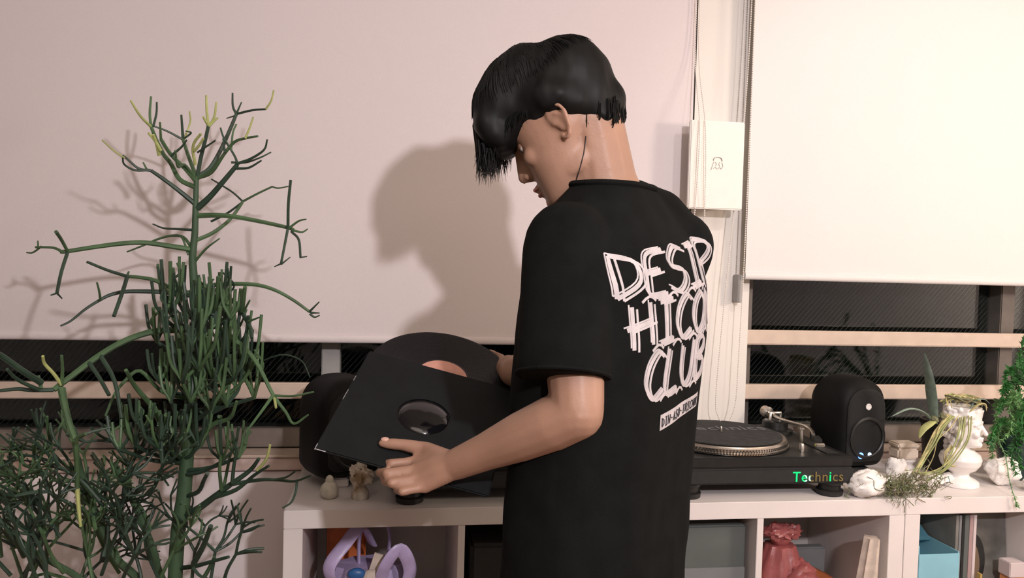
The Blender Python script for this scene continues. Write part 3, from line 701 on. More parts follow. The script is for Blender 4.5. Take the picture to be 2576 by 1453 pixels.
# ---- jeans and shoes (below the frame, seen only at the hip)
w = MB()
w.rings([torso_ring(tc(1528, z), a, b) for z, a, b in ((.77, .150, .112), (.80, .176, .120), (.86, .186, .122), (.94, .176, .115), (.98, .17, .11))])
for s in (-1, 1):
    hip = tc(1528, .84)+ld*.090*s; kn = hip+Vector((0, 0, -.40))+fd*.02+ld*.010*s; an = Vector((kn.x, kn.y, .10))-fd*.03+ld*.012*s
    w.limb([hip, hip.lerp(kn, .5), kn, kn.lerp(an, .4), an], [.100, .090, .076, .074, .070])
me = remeshed(w, .008, 8)
displace(me, lambda p: MN.noise(p*12)*.004)
finish('jeans', shift(me, root), 'denim', per, True, angle=180)
for s in (-1, 1):
    hip = tc(1528, .84)+ld*.088*s; an = Vector((hip.x, hip.y, 0))-fd*.01+ld*.022*s
    w = MB(); rs = []
    for t, hw, hh in ((-.085, .028, .06), (-.06, .038, .085), (0, .040, .095), (.05, .042, .080), (.10, .048, .055), (.15, .046, .045), (.185, .030, .032)):
        rs.append([an+fd*t+ld*(hw*cos(a))+ZZ*(.022+max(0, sin(a))*hh) for a in [2*pi*k/16 for k in range(16)]])
    w.rings(rs); sh = build('shoe', w, 'shoe', per)
    w = MB(); w.rings([[an+fd*t+ld*(x*hw)+ZZ*z for x, z in ((-1, .001), (1, .001), (1, .024), (-1, .024))] for t, hw in ((-.09, .03), (-.07, .041), (0, .042), (.10, .050), (.16, .047), (.19, .030))]); build('sole', w, 'sole', sh)

# ---- print on the shirt's back: strokes laid on the cloth along the person's back
BK = tc(1535, 1.1)
def back(u, z, off=.0012):          # u to the person's right, from straight behind
    o = Vector((BK.x, BK.y, z))-ld*u-fd*.6
    h = shirt_bvh.ray_cast(o, fd)
    return (h[0]+h[1]*off, h[1]) if h[0] is not None else (None, None)
GL = {'D': [[(0, 1), (.08, 0)], [(0, 1), (.7, .8), (.8, .35), (.08, 0)]], 'E': [[(.8, 1.02), (.1, .95), (0, .5), (.05, .0), (.8, -.04)], [(.0, .5), (.6, .55)]],
      'S': [[(.85, .95), (.4, 1.04), (.05, .8), (.15, .58), (.7, .45), (.8, .18), (.4, -.05), (-.08, .1)]], 'I': [[(.4, 1.03), (.45, 0)], [(.1, 1), (.75, 1.04)], [(.1, -.02), (.8, .03)]],
      'R': [[(.05, 0), (0, 1), (.55, 1.06), (.85, .8), (.6, .52), (.05, .48)], [(.4, .5), (.9, -.06)]], 'H': [[(0, 1), (.08, -.05)], [(.7, 1.05), (.8, 0)], [(-.15, .45), (.8, .6)]],
      'C': [[(.85, .9), (.5, 1.05), (.1, .75), (.0, .3), (.35, -.05), (.9, .1)]], 'O': [[(.5, 1.04), (.1, .8), (0, .35), (.3, -.03), (.75, .15), (.9, .65), (.5, 1.04)]],
      'N': [[(.05, -.04), (0, 1), (.8, 0), (.85, 1.05)]], 'L': [[(.1, 1.05), (.0, .02), (.8, .0)]], 'U': [[(0, 1), (.05, .25), (.4, -.04), (.75, .2), (.8, 1.05)]],
      'B': [[(.05, 0), (0, 1), (.6, 1.02), (.7, .75), (.1, .55), (.8, .45), (.8, .1), (.05, 0)]]}
def ribbon(w_, pts, wd):
    L_ = []; 
    for i, (u, z) in enumerate(pts):
        a = pts[max(0, i-1)]; b = pts[min(len(pts)-1, i+1)]; dx, dz = b[0]-a[0], b[1]-a[1]; l = math.hypot(dx, dz) or 1
        nx, nz = -dz/l*wd/2, dx/l*wd/2; p, n = back(u+nx, z+nz); q_, m = back(u-nx, z-nz)
        if p is None or q_ is None: break
        L_.append((p, q_, n))
    for i in range(len(L_)-1):
        a, b = L_[i], L_[i+1]; w_.add([a[0], a[1], b[1], b[0], a[0]-a[2]*.0022, a[1]-a[2]*.0022, b[1]-b[2]*.0022, b[0]-b[2]*.0022], [(0, 1, 2, 3), (0, 4, 5, 1), (2, 6, 7, 3), (1, 5, 6, 2), (3, 7, 4, 0)])
def word(s, u0, u1, z0, z1, slope, wd, jit=.0):
    w_ = MB(); n = len(s); cw = (u1-u0)/n; r3 = random.Random(n)
    for i, ch in enumerate(s):
        for st in GL[ch]:
            for dx, dz, ww in ((0, 0, wd), (.17, -.05, wd*.55), (-.10, .06, wd*.35)):
                pts = [(u0+cw*(i+(x+dx)*.95), z0+(z1-z0)*(y+dz)+slope*(u0+cw*(i+x)-u0)) for x, y in st]
                dense = [(p.x, p.y) for p in spline([(a, b, 0) for a, b in pts], 5)] if len(pts) > 2 else [(pts[0][0]+(pts[1][0]-pts[0][0])*k/6, pts[0][1]+(pts[1][1]-pts[0][1])*k/6) for k in range(7)]
                ribbon(w_, dense, ww)
        if i: # flourish running out under the letter
            ribbon(w_, [(u0+cw*(i-.25)+cw*.5*k/4, z0-.012+.010*sin(k*.7)+slope*cw*i) for k in range(5)], wd*.6)
    return w_
for s, u0, u1, z0, z1 in (('DESIR', -.158, .165, 1.262, 1.328), ('HICON', -.130, .165, 1.186, 1.250), ('CLUB', -.095, .120, 1.104, 1.172)):
    build('back_print', word(s, u0, u1, z0, z1, .10, .0070), 'print', shirt, False)
w = MB(); rows = []
for j in range(5):
    rows.append([]);
    for i in range(25):
        u = -.050+.150*i/24; z = 1.048+.026*j/4+.14*(u+.05); p, n = back(u, z, .0012); rows[-1].append(p)
for j in range(4):
    for i in range(24):
        q4 = [rows[j][i], rows[j][i+1], rows[j+1][i+1], rows[j+1][i]]
        if None not in q4: w.add(q4, [(0, 1, 2, 3)])
build('back_print', w, 'print', shirt, False, label='white printed bar below the lettering')
w = MB()
GL['T'] = [[(.4, 1), (.4, 0)], [(0, 1), (.8, 1)]]; GL['A'] = [[(0, 0), (.4, 1), (.8, 0)], [(.2, .4), (.6, .4)]]; GL['-'] = [[(.1, .5), (.6, .5)]]
back0 = back
def back(u, z, off=.0024): return back0(u, z, .0024)
for i, ch in enumerate('DIN-ASO-IRICNN'):
    for st in GL[ch]:
        pts = [(-.045+.0100*(i+x*.8), 1.054+.014*y+.14*(.0100*i)) for x, y in st]; ribbon(w, pts, .0014)
build('back_lettering', w, 'printd', shirt, False, label='small dark letters on the white bar')

# ================================================================== PENCIL CACTUS
PY = 1.70; DY = .08
plant = thing('pencil_cactus', (Y(445, 1453, PY+DY).x, PY+DY, 0), 'tall green pencil cactus in a pot, left of the shelf unit, leafless branching stems', 'plant')
def c1(x, y): return (x*.4473, 200+y*.4473)
def c2(x, y): return (x*.4494, 800+y*.4494)
pr_ = random.Random(11)
def PL(pts, y0=PY, y1=None):
    y1 = y0 if y1 is None else y1; n = len(pts)
    return [Y(x, y, min(2.035, DY+y0+(y1-y0)*i/max(1, n-1))) for i, (x, y) in enumerate(pts)]
def branch(paths, name='branch', lab=None):
    """paths: list of (pixels, r0 px, r1 px, y0, y1, material)"""
    bymat = {}
    for pts, r0, r1, y0, y1, m in paths:
        P = spline(PL(pts, y0, y1), 4); k = .90/1000; n = len(P)
        bymat.setdefault(m, MB()).tube(P, [(r0+(r1-r0)*i/(n-1))*k for i in range(n)], 7)
    ms = list(bymat); o = build(name, bymat[ms[0]], ms[0], plant)
    for m in ms[1:]: build('young_tip' if m == 'tip' else 'twig', bymat[m], m, o)
    if lab: o['label'] = lab
    return o
A = lambda *p: [c1(*q) for q in p]; B = lambda *p: [c2(*q) for q in p]
# main stem
P = spline(PL(A((1105, 545), (1100, 700), (1096, 860), (1083, 1000), (1092, 1150), (1100, 1300), (1104, 1453))+B((1085, 110), (1078, 300), (1066, 500), (1052, 700), (1040, 860), (1028, 1000), (1002, 1150), (988, 1300), (980, 1453))), 4)
P.append(Vector((P[-1].x-.004, PY+DY, .45))); P.append(Vector((P[-1].x, PY+DY, .26)))
n = len(P); build('stem', MB().tube(P, [(.0050+.0105*min(1, i/(n*.75))**.9) for i in range(n)], 12), 'stem', plant)
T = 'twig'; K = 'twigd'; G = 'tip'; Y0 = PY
br = [
 [(A((1080, 955), (950, 935), (820, 917), (700, 920), (540, 940), (380, 965), (340, 968)), 6.5, 4.5, Y0, 1.66, T), (A((380, 965), (345, 900), (315, 855)), 3.5, 4, 1.66, 1.60, T), (A((350, 968), (300, 945), (200, 942)), 3.5, 2.5, 1.66, 1.68, T), (A((215, 942), (213, 905)), 2.2, 1.6, 1.68, 1.68, T), (A((232, 938), (185, 972), (150, 972)), 2.6, 1.6, 1.68, 1.70, T), (A((380, 970), (345, 1080), (320, 1200)), 4, 3.6, 1.66, 1.58, K), (A((320, 1200), (285, 1212)), 2.4, 1.4, 1.58, 1.57, K), (A((320, 1200), (348, 1230)), 2.4, 1.4, 1.58, 1.60, K)],
 [(A((1078, 945), (1030, 885), (960, 878), (880, 900), (800, 935), (715, 968)), 4, 2, Y0, 1.80, T)],
 [(A((1110, 765), (1200, 762), (1300, 768), (1450, 795), (1610, 830), (1650, 845)), 6.5, 4, Y0, 1.64, T), (A((1625, 835), (1680, 795), (1722, 785)), 3, 1.6, 1.64, 1.62, T), (A((1650, 848), (1700, 857), (1730, 840)), 3, 1.6, 1.64, 1.66, T), (A((1640, 855), (1680, 900), (1690, 1000)), 3.2, 2.6, 1.64, 1.56, K), (A((1690, 1000), (1727, 994)), 1.8, 1.2, 1.56, 1.56, K), (A((1620, 835), (1622, 700), (1635, 565)), 3.6, 3.2, 1.64, 1.60, K), (A((1618, 840), (1595, 960), (1580, 1035)), 3.2, 2.8, 1.64, 1.60, K), (A((1580, 1035), (1543, 1052)), 2.2, 1.2, 1.6, 1.6, K), (A((1583, 1037), (1632, 998)), 2.2, 1.2, 1.6, 1.62, K)],
 [(A((1100, 905), (1200, 860), (1290, 790), (1350, 710), (1365, 685)), 5, 3.5, Y0, 1.78, T), (A((1365, 685), (1450, 640), (1530, 602)), 3, 2.4, 1.78, 1.76, T), (A((1530, 602), (1565, 610), (1622, 600)), 2.2, 1.6, 1.76, 1.74, T), (A((1365, 685), (1310, 635), (1240, 590), (1190, 560)), 2.6, 2, 1.78, 1.86, K), (A((1188, 797), (1280, 750), (1362, 690)), 3, 2.6, 1.82, 1.78, K)],
 [(A((1112, 722), (1180, 660), (1250, 580), (1335, 478)), 8, 5, Y0, 1.66, K), (A((1335, 475), (1320, 430), (1260, 330), (1240, 270)), 3, 2, 1.66, 1.66, K), (A((1330, 500), (1400, 495), (1470, 455)), 3.4, 2, 1.66, 1.64, K), (A((1335, 472), (1410, 445), (1485, 395), (1503, 338)), 3.6, 2, 1.66, 1.62, K), (A((1300, 465), (1380, 466), (1460, 440), (1525, 408)), 3, 1.6, 1.66, 1.68, K)],
 [(A((1092, 695), (1000, 620), (920, 560), (850, 512)), 6, 4, Y0, 1.66, K), (A((850, 512), (780, 500), (720, 450), (690, 425)), 3.4, 2, 1.66, 1.64, K), (A((840, 508), (760, 510), (700, 478), (690, 440)), 3, 1.8, 1.66, 1.62, K), (A((830, 512), (805, 465)), 2.6, 1.8, 1.66, 1.66, T), (A((700, 440), (640, 400), (575, 340)), 2, 1.6, 1.64, 1.60, G)],
 [(A((1098, 605), (1010, 560), (960, 470), (920, 420), (880, 340), (850, 265)), 6, 4, Y0, 1.74, T), (A((850, 265), (790, 205), (735, 118)), 3.6, 2.4, 1.74, 1.70, G), (A((850, 265), (843, 190), (850, 95)), 3.4, 2.6, 1.74, 1.74, T), (A((862, 265), (880, 190), (882, 128)), 3, 2.2, 1.74, 1.76, K), (A((850, 268), (820, 240)), 2.8, 2, 1.74, 1.72, G)],
 [(A((1100, 570), (1040, 500), (960, 420), (905, 335)), 5, 4, Y0, 1.64, T), (A((905, 400), (870, 340), (835, 300)), 4, 3, 1.64, 1.62, G), (A((895, 425), (880, 360), (862, 310)), 4.4, 3, 1.65, 1.62, G), (A((905, 335), (900, 240)), 3, 2.2, 1.64, 1.62, T), (A((960, 430), (1020, 380), (1050, 340)), 3, 2, 1.66, 1.64, K)],
 [(A((1108, 548), (1180, 500), (1240, 400), (1290, 290), (1330, 193)), 6, 4, Y0, 1.76, K), (A((1330, 195), (1310, 150), (1308, 75)), 3.4, 2.2, 1.76, 1.76, K), (A((1330, 192), (1358, 128)), 2.8, 1.6, 1.76, 1.78, K), (A((1335, 192), (1420, 172), (1495, 166)), 3, 2.4, 1.76, 1.72, K), (A((1495, 166), (1525, 120), (1540, 60)), 2.6, 2, 1.72, 1.70, G), (A((1330, 200), (1275, 218)), 2.2, 1.4, 1.76, 1.78, K)],
 [(A((1112, 552), (1190, 520), (1260, 420), (1320, 350), (1380, 330), (1450, 318)), 5, 2.4, Y0, 1.62, T), (A((1380, 330), (1405, 270), (1425, 210)), 2.8, 2, 1.63, 1.62, G), (A((1265, 410), (1255, 330)), 3, 2, 1.66, 1.66, K), (A((1300, 400), (1310, 300), (1330, 250)), 2.6, 2, 1.66, 1.66, T)],
 [(A((1110, 548), (1130, 440), (1155, 340), (1172, 262)), 5, 4, Y0, 1.68, K), (A((1172, 260), (1143, 210)), 3.4, 2.6, 1.68, 1.66, G), (A((1172, 260), (1163, 170), (1160, 88)), 3.4, 2.6, 1.68, 1.68, G), (A((1176, 260), (1205, 210), (1216, 128)), 3.2, 2.4, 1.68, 1.70, G), (A((1176, 262), (1226, 213)), 3, 2.2, 1.68, 1.68, G)],
 [(A((1104, 545), (1060, 430), (1030, 338)), 5, 4, Y0, 1.78, T), (A((1030, 335), (1075, 300), (1045, 290)), 2.6, 1.8, 1.78, 1.76, K), (A((1030, 335), (1020, 200)), 4, 2.6, 1.78, 1.80, K), (A((1030, 338), (940, 290), (865, 262)), 3, 2, 1.78, 1.76, K), (A((1035, 340), (1070, 240), (1066, 180)), 2.6, 1.8, 1.78, 1.80, G)],
 [(A((1102, 560), (1040, 480), (1000, 490), (985, 400)), 4, 2.4, Y0, 1.60, T), (A((1100, 480), (1085, 400), (1095, 350), (1130, 305)), 3.6, 3, 1.66, 1.62, G), (A((1095, 400), (1120, 370), (1145, 330)), 3.4, 2.6, 1.64, 1.62, G), (A((1110, 410), (1200, 350), (1212, 340)), 2.4, 1.6, 1.66, 1.64, K)],
 [(A((1095, 1025), (1160, 950), (1235, 893)), 3.5, 1.6, Y0, 1.66, T), (A((1060, 985), (1030, 900), (1010, 880)), 3, 1.8, Y0, 1.72, T), (A((1080, 845), (1000, 840), (920, 835), (860, 812)), 3.4, 1.8, Y0, 1.76, K)],
 [(A((1085, 1205), (960, 1170), (870, 1128), (790, 1112), (710, 1105)), 5.5, 3.6, Y0, 1.62, T), (A((710, 1105), (600, 1070), (490, 1025)), 3.8, 3, 1.62, 1.56, K), (A((715, 1108), (690, 1190), (640, 1330)), 4.6, 4, 1.62, 1.54, K), (A((715, 1103), (725, 1078)), 3, 2, 1.62, 1.62, T)],
 [(A((1088, 1215), (930, 1195), (800, 1190), (700, 1192), (620, 1210), (560, 1240), (480, 1290), (400, 1355), (340, 1385)), 6, 2, Y0, 1.62, K), (A((565, 1240), (558, 1190), (545, 1140)), 3, 2, 1.64, 1.60, T)],
 [(A((1098, 1170), (1200, 1155), (1330, 1148), (1450, 1155), (1550, 1185), (1650, 1240), (1740, 1305)), 6, 3.4, Y0, 1.66, T), (A((1740, 1305), (1795, 1250)), 3, 1.4, 1.66, 1.64, K), (A((1745, 1310), (1797, 1312)), 3, 1.4, 1.66, 1.67, K), (A((1742, 1315), (1768, 1335), (1798, 1325)), 3.2, 1.4, 1.66, 1.66, K)],
 [(A((1105, 1225), (1220, 1222), (1300, 1240), (1350, 1285), (1380, 1340), (1410, 1400), (1416, 1453)), 7, 4, Y0, 1.58, K), (A((1360, 1300), (1370, 1240), (1378, 1165)), 5, 4, 1.60, 1.56, T), (A((1372, 1300), (1405, 1240)), 3, 2, 1.60, 1.58, T), (A((1400, 1358), (1462, 1335)), 3, 1.6, 1.60, 1.58, T)],
 # second tier
 [(B((1088, 85), (1000, 66), (850, 76), (700, 125), (560, 205), (430, 300), (300, 400)), 8, 6, Y0, 1.52, T), (B((300, 400), (180, 402), (100, 395), (0, 405), (-60, 410)), 5, 3, 1.52, 1.46, K), (B((345, 372), (300, 310), (250, 255), (240, 212)), 4, 3, 1.52, 1.48, G), (B((345, 372), (350, 290), (345, 208)), 4, 3, 1.52, 1.50, T), (B((345, 395), (360, 480), (385, 580), (420, 680)), 8, 6, 1.52, 1.46, T), (B((230, 360), (120, 290), (0, 205), (-50, 190)), 7, 5, 1.50, 1.38, K), (B((215, 400), (100, 345), (40, 285)), 4.5, 3, 1.50, 1.42, K), (B((230, 390), (215, 320)), 4, 3, 1.50, 1.5, T)],
 [(B((420, 680), (430, 800), (432, 950)), 6, 5, 1.46, 1.5, T), (B((432, 950), (440, 1060), (452, 1165)), 5, 3, 1.5, 1.5, G), (B((420, 680), (500, 640), (620, 610)), 4, 2, 1.40, 1.42, K), (B((425, 690), (440, 660), (480, 645)), 4, 3, 1.40, 1.38, T)],
 [(B((1060, 445), (1010, 440), (900, 405), (785, 295), (700, 350), (640, 430), (590, 548)), 6, 2.6, Y0, 1.56, T), (B((860, 500), (760, 385), (705, 290)), 6, 4, 1.60, 1.50, T), (B((860, 500), (905, 600), (950, 740), (1020, 800)), 7, 7, 1.60, Y0, T)],
 [(B((560, 205), (640, 350), (680, 560)), 5, 4, 1.58, 1.50, K), (B((500, 250), (560, 340), (610, 430)), 4.5, 4, 1.56, 1.50, K)],
 [(B((1020, 790), (970, 720), (940, 640), (935, 540)), 8, 7, Y0, 1.60, T), (B((1035, 770), (1030, 660), (1012, 555)), 8, 6.5, Y0, 1.58, T), (B((1020, 800), (900, 700), (850, 600)), 5, 3, Y0, 1.62, K)],
 [(B((1052, 740), (1120, 650), (1200, 590), (1290, 555), (1325, 465)), 8, 3.6, Y0, 1.62, T), (B((1060, 745), (1150, 640), (1230, 560), (1225, 550)), 6, 4, Y0, 1.64, T), (B((1060, 745), (1130, 700), (1160, 560), (1230, 470), (1300, 400)), 6, 3.4, Y0, 1.66, T)],
 [(B((1080, 560), (1170, 490), (1260, 390), (1340, 280), (1352, 155)), 6.5, 4, Y0, 1.60, T), (B((1170, 490), (1320, 390), (1400, 290), (1440, 215)), 5, 3, 1.66, 1.60, T)],
 [(B((1300, 110), (1400, 200), (1460, 290), (1530, 430), (1600, 525), (1645, 590), (1725, 540)), 6, 2.2, 1.60, 1.50, T), (B((1530, 432), (1640, 435), (1755, 412)), 3, 2, 1.55, 1.50, T), (B((1530, 430), (1450, 540), (1375, 640)), 4, 2.6, 1.55, 1.52, T), (B((1535, 440), (1545, 500)), 3.4, 2.6, 1.55, 1.52, G), (B((1465, 240), (1530, 215), (1600, 205), (1690, 240), (1735, 330)), 2, 1.2, 1.62, 1.5, K)],
 [(B((1035, 1100), (1100, 1070), (1190, 1005), (1290, 930), (1400, 850), (1450, 785)), 10, 4, Y0, 1.60, K), (B((1190, 1005), (1320, 960), (1420, 880), (1505, 825)), 6, 3, 1.66, 1.58, K), (B((1290, 930), (1450, 905), (1560, 905), (1650, 912), (1740, 880)), 5, 2.2, 1.64, 1.54, K), (B((1520, 905), (1600, 890), (1655, 855)), 3, 2, 1.58, 1.56, K), (B((1662, 910), (1655, 970), (1630, 1030), (1580, 1062)), 3, 2, 1.54, 1.52, K), (B((1440, 850), (1490, 790), (1512, 708)), 4, 3, 1.60, 1.58, G)],
 [(B((1030, 1000), (1110, 970), (1140, 910), (1162, 868)), 6, 4, Y0, 1.60, K), (B((1240, 960), (1230, 850), (1238, 760)), 4.5, 3.6, 1.64, 1.60, T), (B((1300, 920), (1310, 820), (1330, 720)), 4.5, 3.6, 1.62, 1.58, K), (B((1250, 960), (1270, 860), (1290, 760)), 4, 3.4, 1.66, 1.66, T)],
 [(B((1085, 1370), (1140, 1270), (1180, 1162)), 7, 5, 1.60, 1.52, K), (B((1000, 1400), (1100, 1385), (1190, 1360), (1280, 1335)), 6, 3.6, Y0, 1.60, K), (B((1080, 1395), (1120, 1440), (1190, 1470)), 4, 3, 1.62, 1.60, K)],
]
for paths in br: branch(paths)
# tufts of upright sticks around the middle of the stem (in small sprays, each spray one branch)
def spray(x, y, n, h, spread, y0, col=None, r=4.2, lean=0):
    ps = []
    for i in range(n):
        dx = (i-(n-1)/2)*spread/max(1, n-1)*2+pr_.uniform(-8, 8); hh = h*pr_.uniform(.72, 1.1); yy = y0+pr_.uniform(-.07, .07)
        top = (x+dx+lean, y-hh); mid = (x+dx*.75, y-hh*.42)
        m = col or pr_.choice((T, T, K)); rr = r*pr_.uniform(.8, 1.2)
        ps.append(([(x, y), (x+dx*.30, y-hh*.16), mid, top], rr*.9, rr*.85, y0, yy, m))
        if pr_.random() < .35: ps.append(([mid, (mid[0]+pr_.uniform(-14, 14), mid[1]-hh*.2), (mid[0]+pr_.uniform(-20, 20), mid[1]-hh*.45)], rr*.7, rr*.6, (y0+yy)/2, yy, m))
    sx, sy = 492-(y-600)*.06 if y < 1000 else 455, y+34
    ps.append(([(sx, sy), ((sx+x)/2, y+26), (x, y)], r*1.3, r, Y0, y0, K))
    branch(ps)
for x, y, n, h, sp, y0 in ((430, 790, 6, 135, 32, 1.66), (452, 765, 5, 110, 22, 1.74), (412, 800, 4, 95, 26, 1.60), (395, 860, 5, 110, 30, 1.66), (540, 780, 6, 110, 34, 1.64), (560, 790, 5, 120, 28, 1.72), (580, 800, 5, 95, 30, 1.60), (500, 820, 6, 120, 36, 1.60), (520, 850, 6, 130, 40, 1.62),
    (480, 870, 6, 150, 40, 1.58), (450, 900, 6, 130, 44, 1.60), (560, 880, 6, 130, 40, 1.64), (600, 870, 5, 100, 36, 1.66), (500, 930, 7, 150, 46, 1.58), (540, 960, 6, 150, 44, 1.62), (460, 960, 6, 140, 44, 1.56), (590, 950, 6, 140, 40, 1.60), (620, 930, 5, 130, 34, 1.66),
    (480, 1010, 6, 130, 44, 1.60), (530, 1030, 6, 130, 40, 1.60), (430, 1010, 5, 120, 34, 1.60), (570, 1020, 6, 120, 36, 1.64), (640, 1000, 4, 130, 26, 1.62), (400, 960, 4, 90, 30, 1.62), (340, 1120, 5, 110, 40, 1.56), (400, 1130, 5, 100, 40, 1.56), (440, 1120, 5, 110, 40, 1.60),
    (360, 1080, 4, 90, 36, 1.54), (300, 1130, 4, 80, 36, 1.54), (500, 1120, 5, 100, 30, 1.66), (560, 1160, 5, 100, 36, 1.62), (600, 1150, 4, 100, 30, 1.62)):
    spray(x, y, n, h, sp, y0)
# bush of fine branches at the lower left, growing from low side stems
def grow(x, y, ang, ln, r, yy, depth, out, m):
    a = ang+pr_.uniform(-.25, .25); mx = x+cos(a)*ln*.5; my = y-sin(a)*ln*.5; a2 = a+pr_.uniform(-.35, .35); ex = mx+cos(a2)*ln*.5; ey = my-sin(a2)*ln*.5
    y2 = min(1.95, max(1.30, yy+pr_.uniform(-.07, .07)))
    out.append(([(x, y), (mx, my), (ex, ey)], r, r*.8, yy, y2, m))
    if depth == 0 or ey < 1085 or ex > 640: return
    for k in range(pr_.choice((2, 3, 3, 4))): grow(ex, ey, a2+pr_.uniform(-.95, .95), ln*pr_.uniform(.55, .85), r*.78, y2, depth-1, out, m)
bases = [(250, 1500, 1.9, 1.55), (120, 1500, 2.0, 1.5), (60, 1480, 1.4, 1.6), (200, 1480, 1.6, 1.62), (300, 1490, 1.2, 1.5), (350, 1500, 1.7, 1.6), (160, 1440, 2.4, 1.56), (260, 1400, 1.3, 1.56), (330, 1380, 2.2, 1.6), (240, 1330, 1.8, 1.52), (150, 1350, 1.9, 1.58), (60, 1400, 2.2, 1.5), (380, 1330, 1.9, 1.64), (270, 1260, 2.3, 1.56),
    (310, 1250, 1.2, 1.6), (200, 1240, 2.7, 1.54), (250, 1240, .6, 1.6), (110, 1280, 2.5, 1.6), (400, 1460, 1.2, 1.6), (480, 1500, 1.5, 1.66), (520, 1500, 1.1, 1.66), (20, 1330, 1.2, 1.55), (350, 1200, 2.0, 1.62), (380, 1240, 1.0, 1.6), (300, 1440, 2.2, 1.68), (180, 1500, 1.2, 1.70), (420, 1500, 2.0, 1.56), (90, 1200, 1.6, 1.56), (560, 1480, 1.3, 1.62)]
bases += [(pr_.uniform(0, 430), pr_.uniform(1260, 1500), pr_.uniform(.9, 2.6), pr_.uniform(1.50, 1.78)) for _ in range(16)]
for i, (x, y, a, yy) in enumerate(bases):
    out = []; grow(x, y, a, pr_.uniform(75, 120) if i < 29 else pr_.uniform(110, 165), 4.4, yy, 3 if i < 29 and i % 2 else 2, out, K if i % 3 else T); branch(out)
# side stems carrying the bush
for pts, r0, r1, y0, y1 in (([(430, 1560), (345, 1453), (290, 1400), (245, 1300), (205, 1190), (196, 1150)], 11, 6, 1.66, 1.56), ([(440, 1580), (270, 1500), (180, 1440), (90, 1390), (20, 1330)], 9, 5, 1.66, 1.56), ([(440, 1520), (400, 1440), (385, 1380), (330, 1250), (290, 1170)], 10, 6, 1.68, 1.6), ([(440, 1560), (480, 1500), (520, 1440), (540, 1400)], 7, 4, 1.68, 1.64)):
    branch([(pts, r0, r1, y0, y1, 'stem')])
base = Vector((plant.location.x, PY+DY, 0))
pot = build('pot', MB().lathe([(.10, 0), (.115, .004), (.15, .26), (.155, .27), (.155, .29), (.142, .29), (.138, .25), (.01, .245)], base, 48), 'clay', plant)
build('soil', MB().lathe([(.139, .246), (.10, .256), (.04, .262), (.002, .262)], base, 40), 'soil', pot)

# ================================================================== SMALL THINGS ON THE SHELF
def rock(w, c, r, seed, sq=(1, 1, .8), n=24, amp=.24, fr=1.5):
    c = Vector(c); N0 = len(w.v); w.ball(c, 1, n, n*2//3)
    for i in range(N0, len(w.v)):
        d = (w.v[i]-c).normalized(); k = 1+amp*MN.noise(d*fr+Vector((seed*3.1, 0, 0)))+amp*.45*MN.noise(d*fr*3+Vector((0, seed*2.7, 0)))+amp*.15*MN.noise(d*fr*9+Vector((0, seed*2.7, 0)))
        w.v[i] = c+Vector((d.x*sq[0], d.y*sq[1], d.z*sq[2]))*r*k
def settle(w, z):      # rest the lowest point on z
    m = min(v.z for v in w.v)
    for v in w.v: v.z += z-m
p = Zp(827, 1256, TOP); r = thing('stone_figurine', (p.x, p.y+.014, TOP), 'small smooth pear-shaped pale stone at the left end of the shelf', 'figurine')
build('lower_stone', MB().lathe([(.004, 0), (.014, .001), (.0195, .008), (.021, .017), (.018, .028), (.012, .034), (.009, .037)], r.location, 28), 'stone', r)
build('upper_stone', MB().lathe([(.0085, .035), (.0095, .040), (.008, .047), (.003, .0515), (.001, .052)], r.location, 24), 'stone', r)
p = Zp(905, 1258, TOP); r = thing('mineral_figurine', (p.x, p.y+.016, TOP), 'knobbly brown and white mineral figure beside the small pear-shaped stone', 'figurine')
w = MB(); w.lathe([(.018, 0), (.020, .003), (.019, .018), (.013, .026), (.008, .030)], r.location, 20)
build('base', w, 'brown', r)
w = MB(); rock(w, r.location+Vector((.000, 0, .048)), .023, 5, (.95, .8, 1.15), 30, .5, 2.2); rock(w, r.location+Vector((.014, 0, .052)), .014, 8, (1, .9, 1), 24, .5, 2.4); rock(w, r.location+Vector((-.012, 0, .062)), .012, 9, (1, .9, 1.3), 24, .5, 2.4)
build('crystal_cluster', w, 'brown', r)
build('pointed_top', MB().lathe([(.009, .070), (.0095, .078), (.0065, .088), (.0045, .092), (.0055, .097), (.004, .103), (.001, .105)], r.location, 18), 'stone', r)

# white coral pieces, each lying on the shelf
crs = [(2185, 1252, .040, (1.25, .9, .75)), (2228, 1238, .024, (1.2, .8, .7)), (2262, 1215, .030, (1.0, .9, 1.1)), (2300, 1222, .020, (1.2, .9, .8)), (2352, 1226, .021, (1.3, .8, .85)), (2388, 1222, .017, (1.1, .9, .9)), (2530, 1222, .036, (1.25, .9, .9)), (2588, 1205, .028, (1.2, .9, 1.0)), (2606, 1238, .022, (1.2, .9, .8))]
names = ['faceted white lump of coral at the front edge beside the turntable foot', 'small white coral piece just right of the faceted lump', 'upright white coral piece below the cream box', 'small white coral piece under the moss tangle', 'knobbly white coral piece left of the bust planter', 'tiny white coral piece touching the bust planter foot', 'rounded white coral piece right of the bust planter', 'rounded white coral piece under the fern at the right edge', 'white coral piece at the front corner below the fern']
for i, ((x, y, rr, sq), nm) in enumerate(zip(crs, names)):
    p = Zp(x, y, TOP+.001); w = MB(); zt = TOP+(.001 if p.x > 1.232 else 0)
    rock(w, (p.x, p.y+rr*.35, TOP+rr), rr, i+1, sq, 34, .26, 1.7); settle(w, zt)
    o = build('coral_piece', w, 'coral', None, angle=50); tag(o, nm, 'coral', 'white coral pieces on the right shelf')
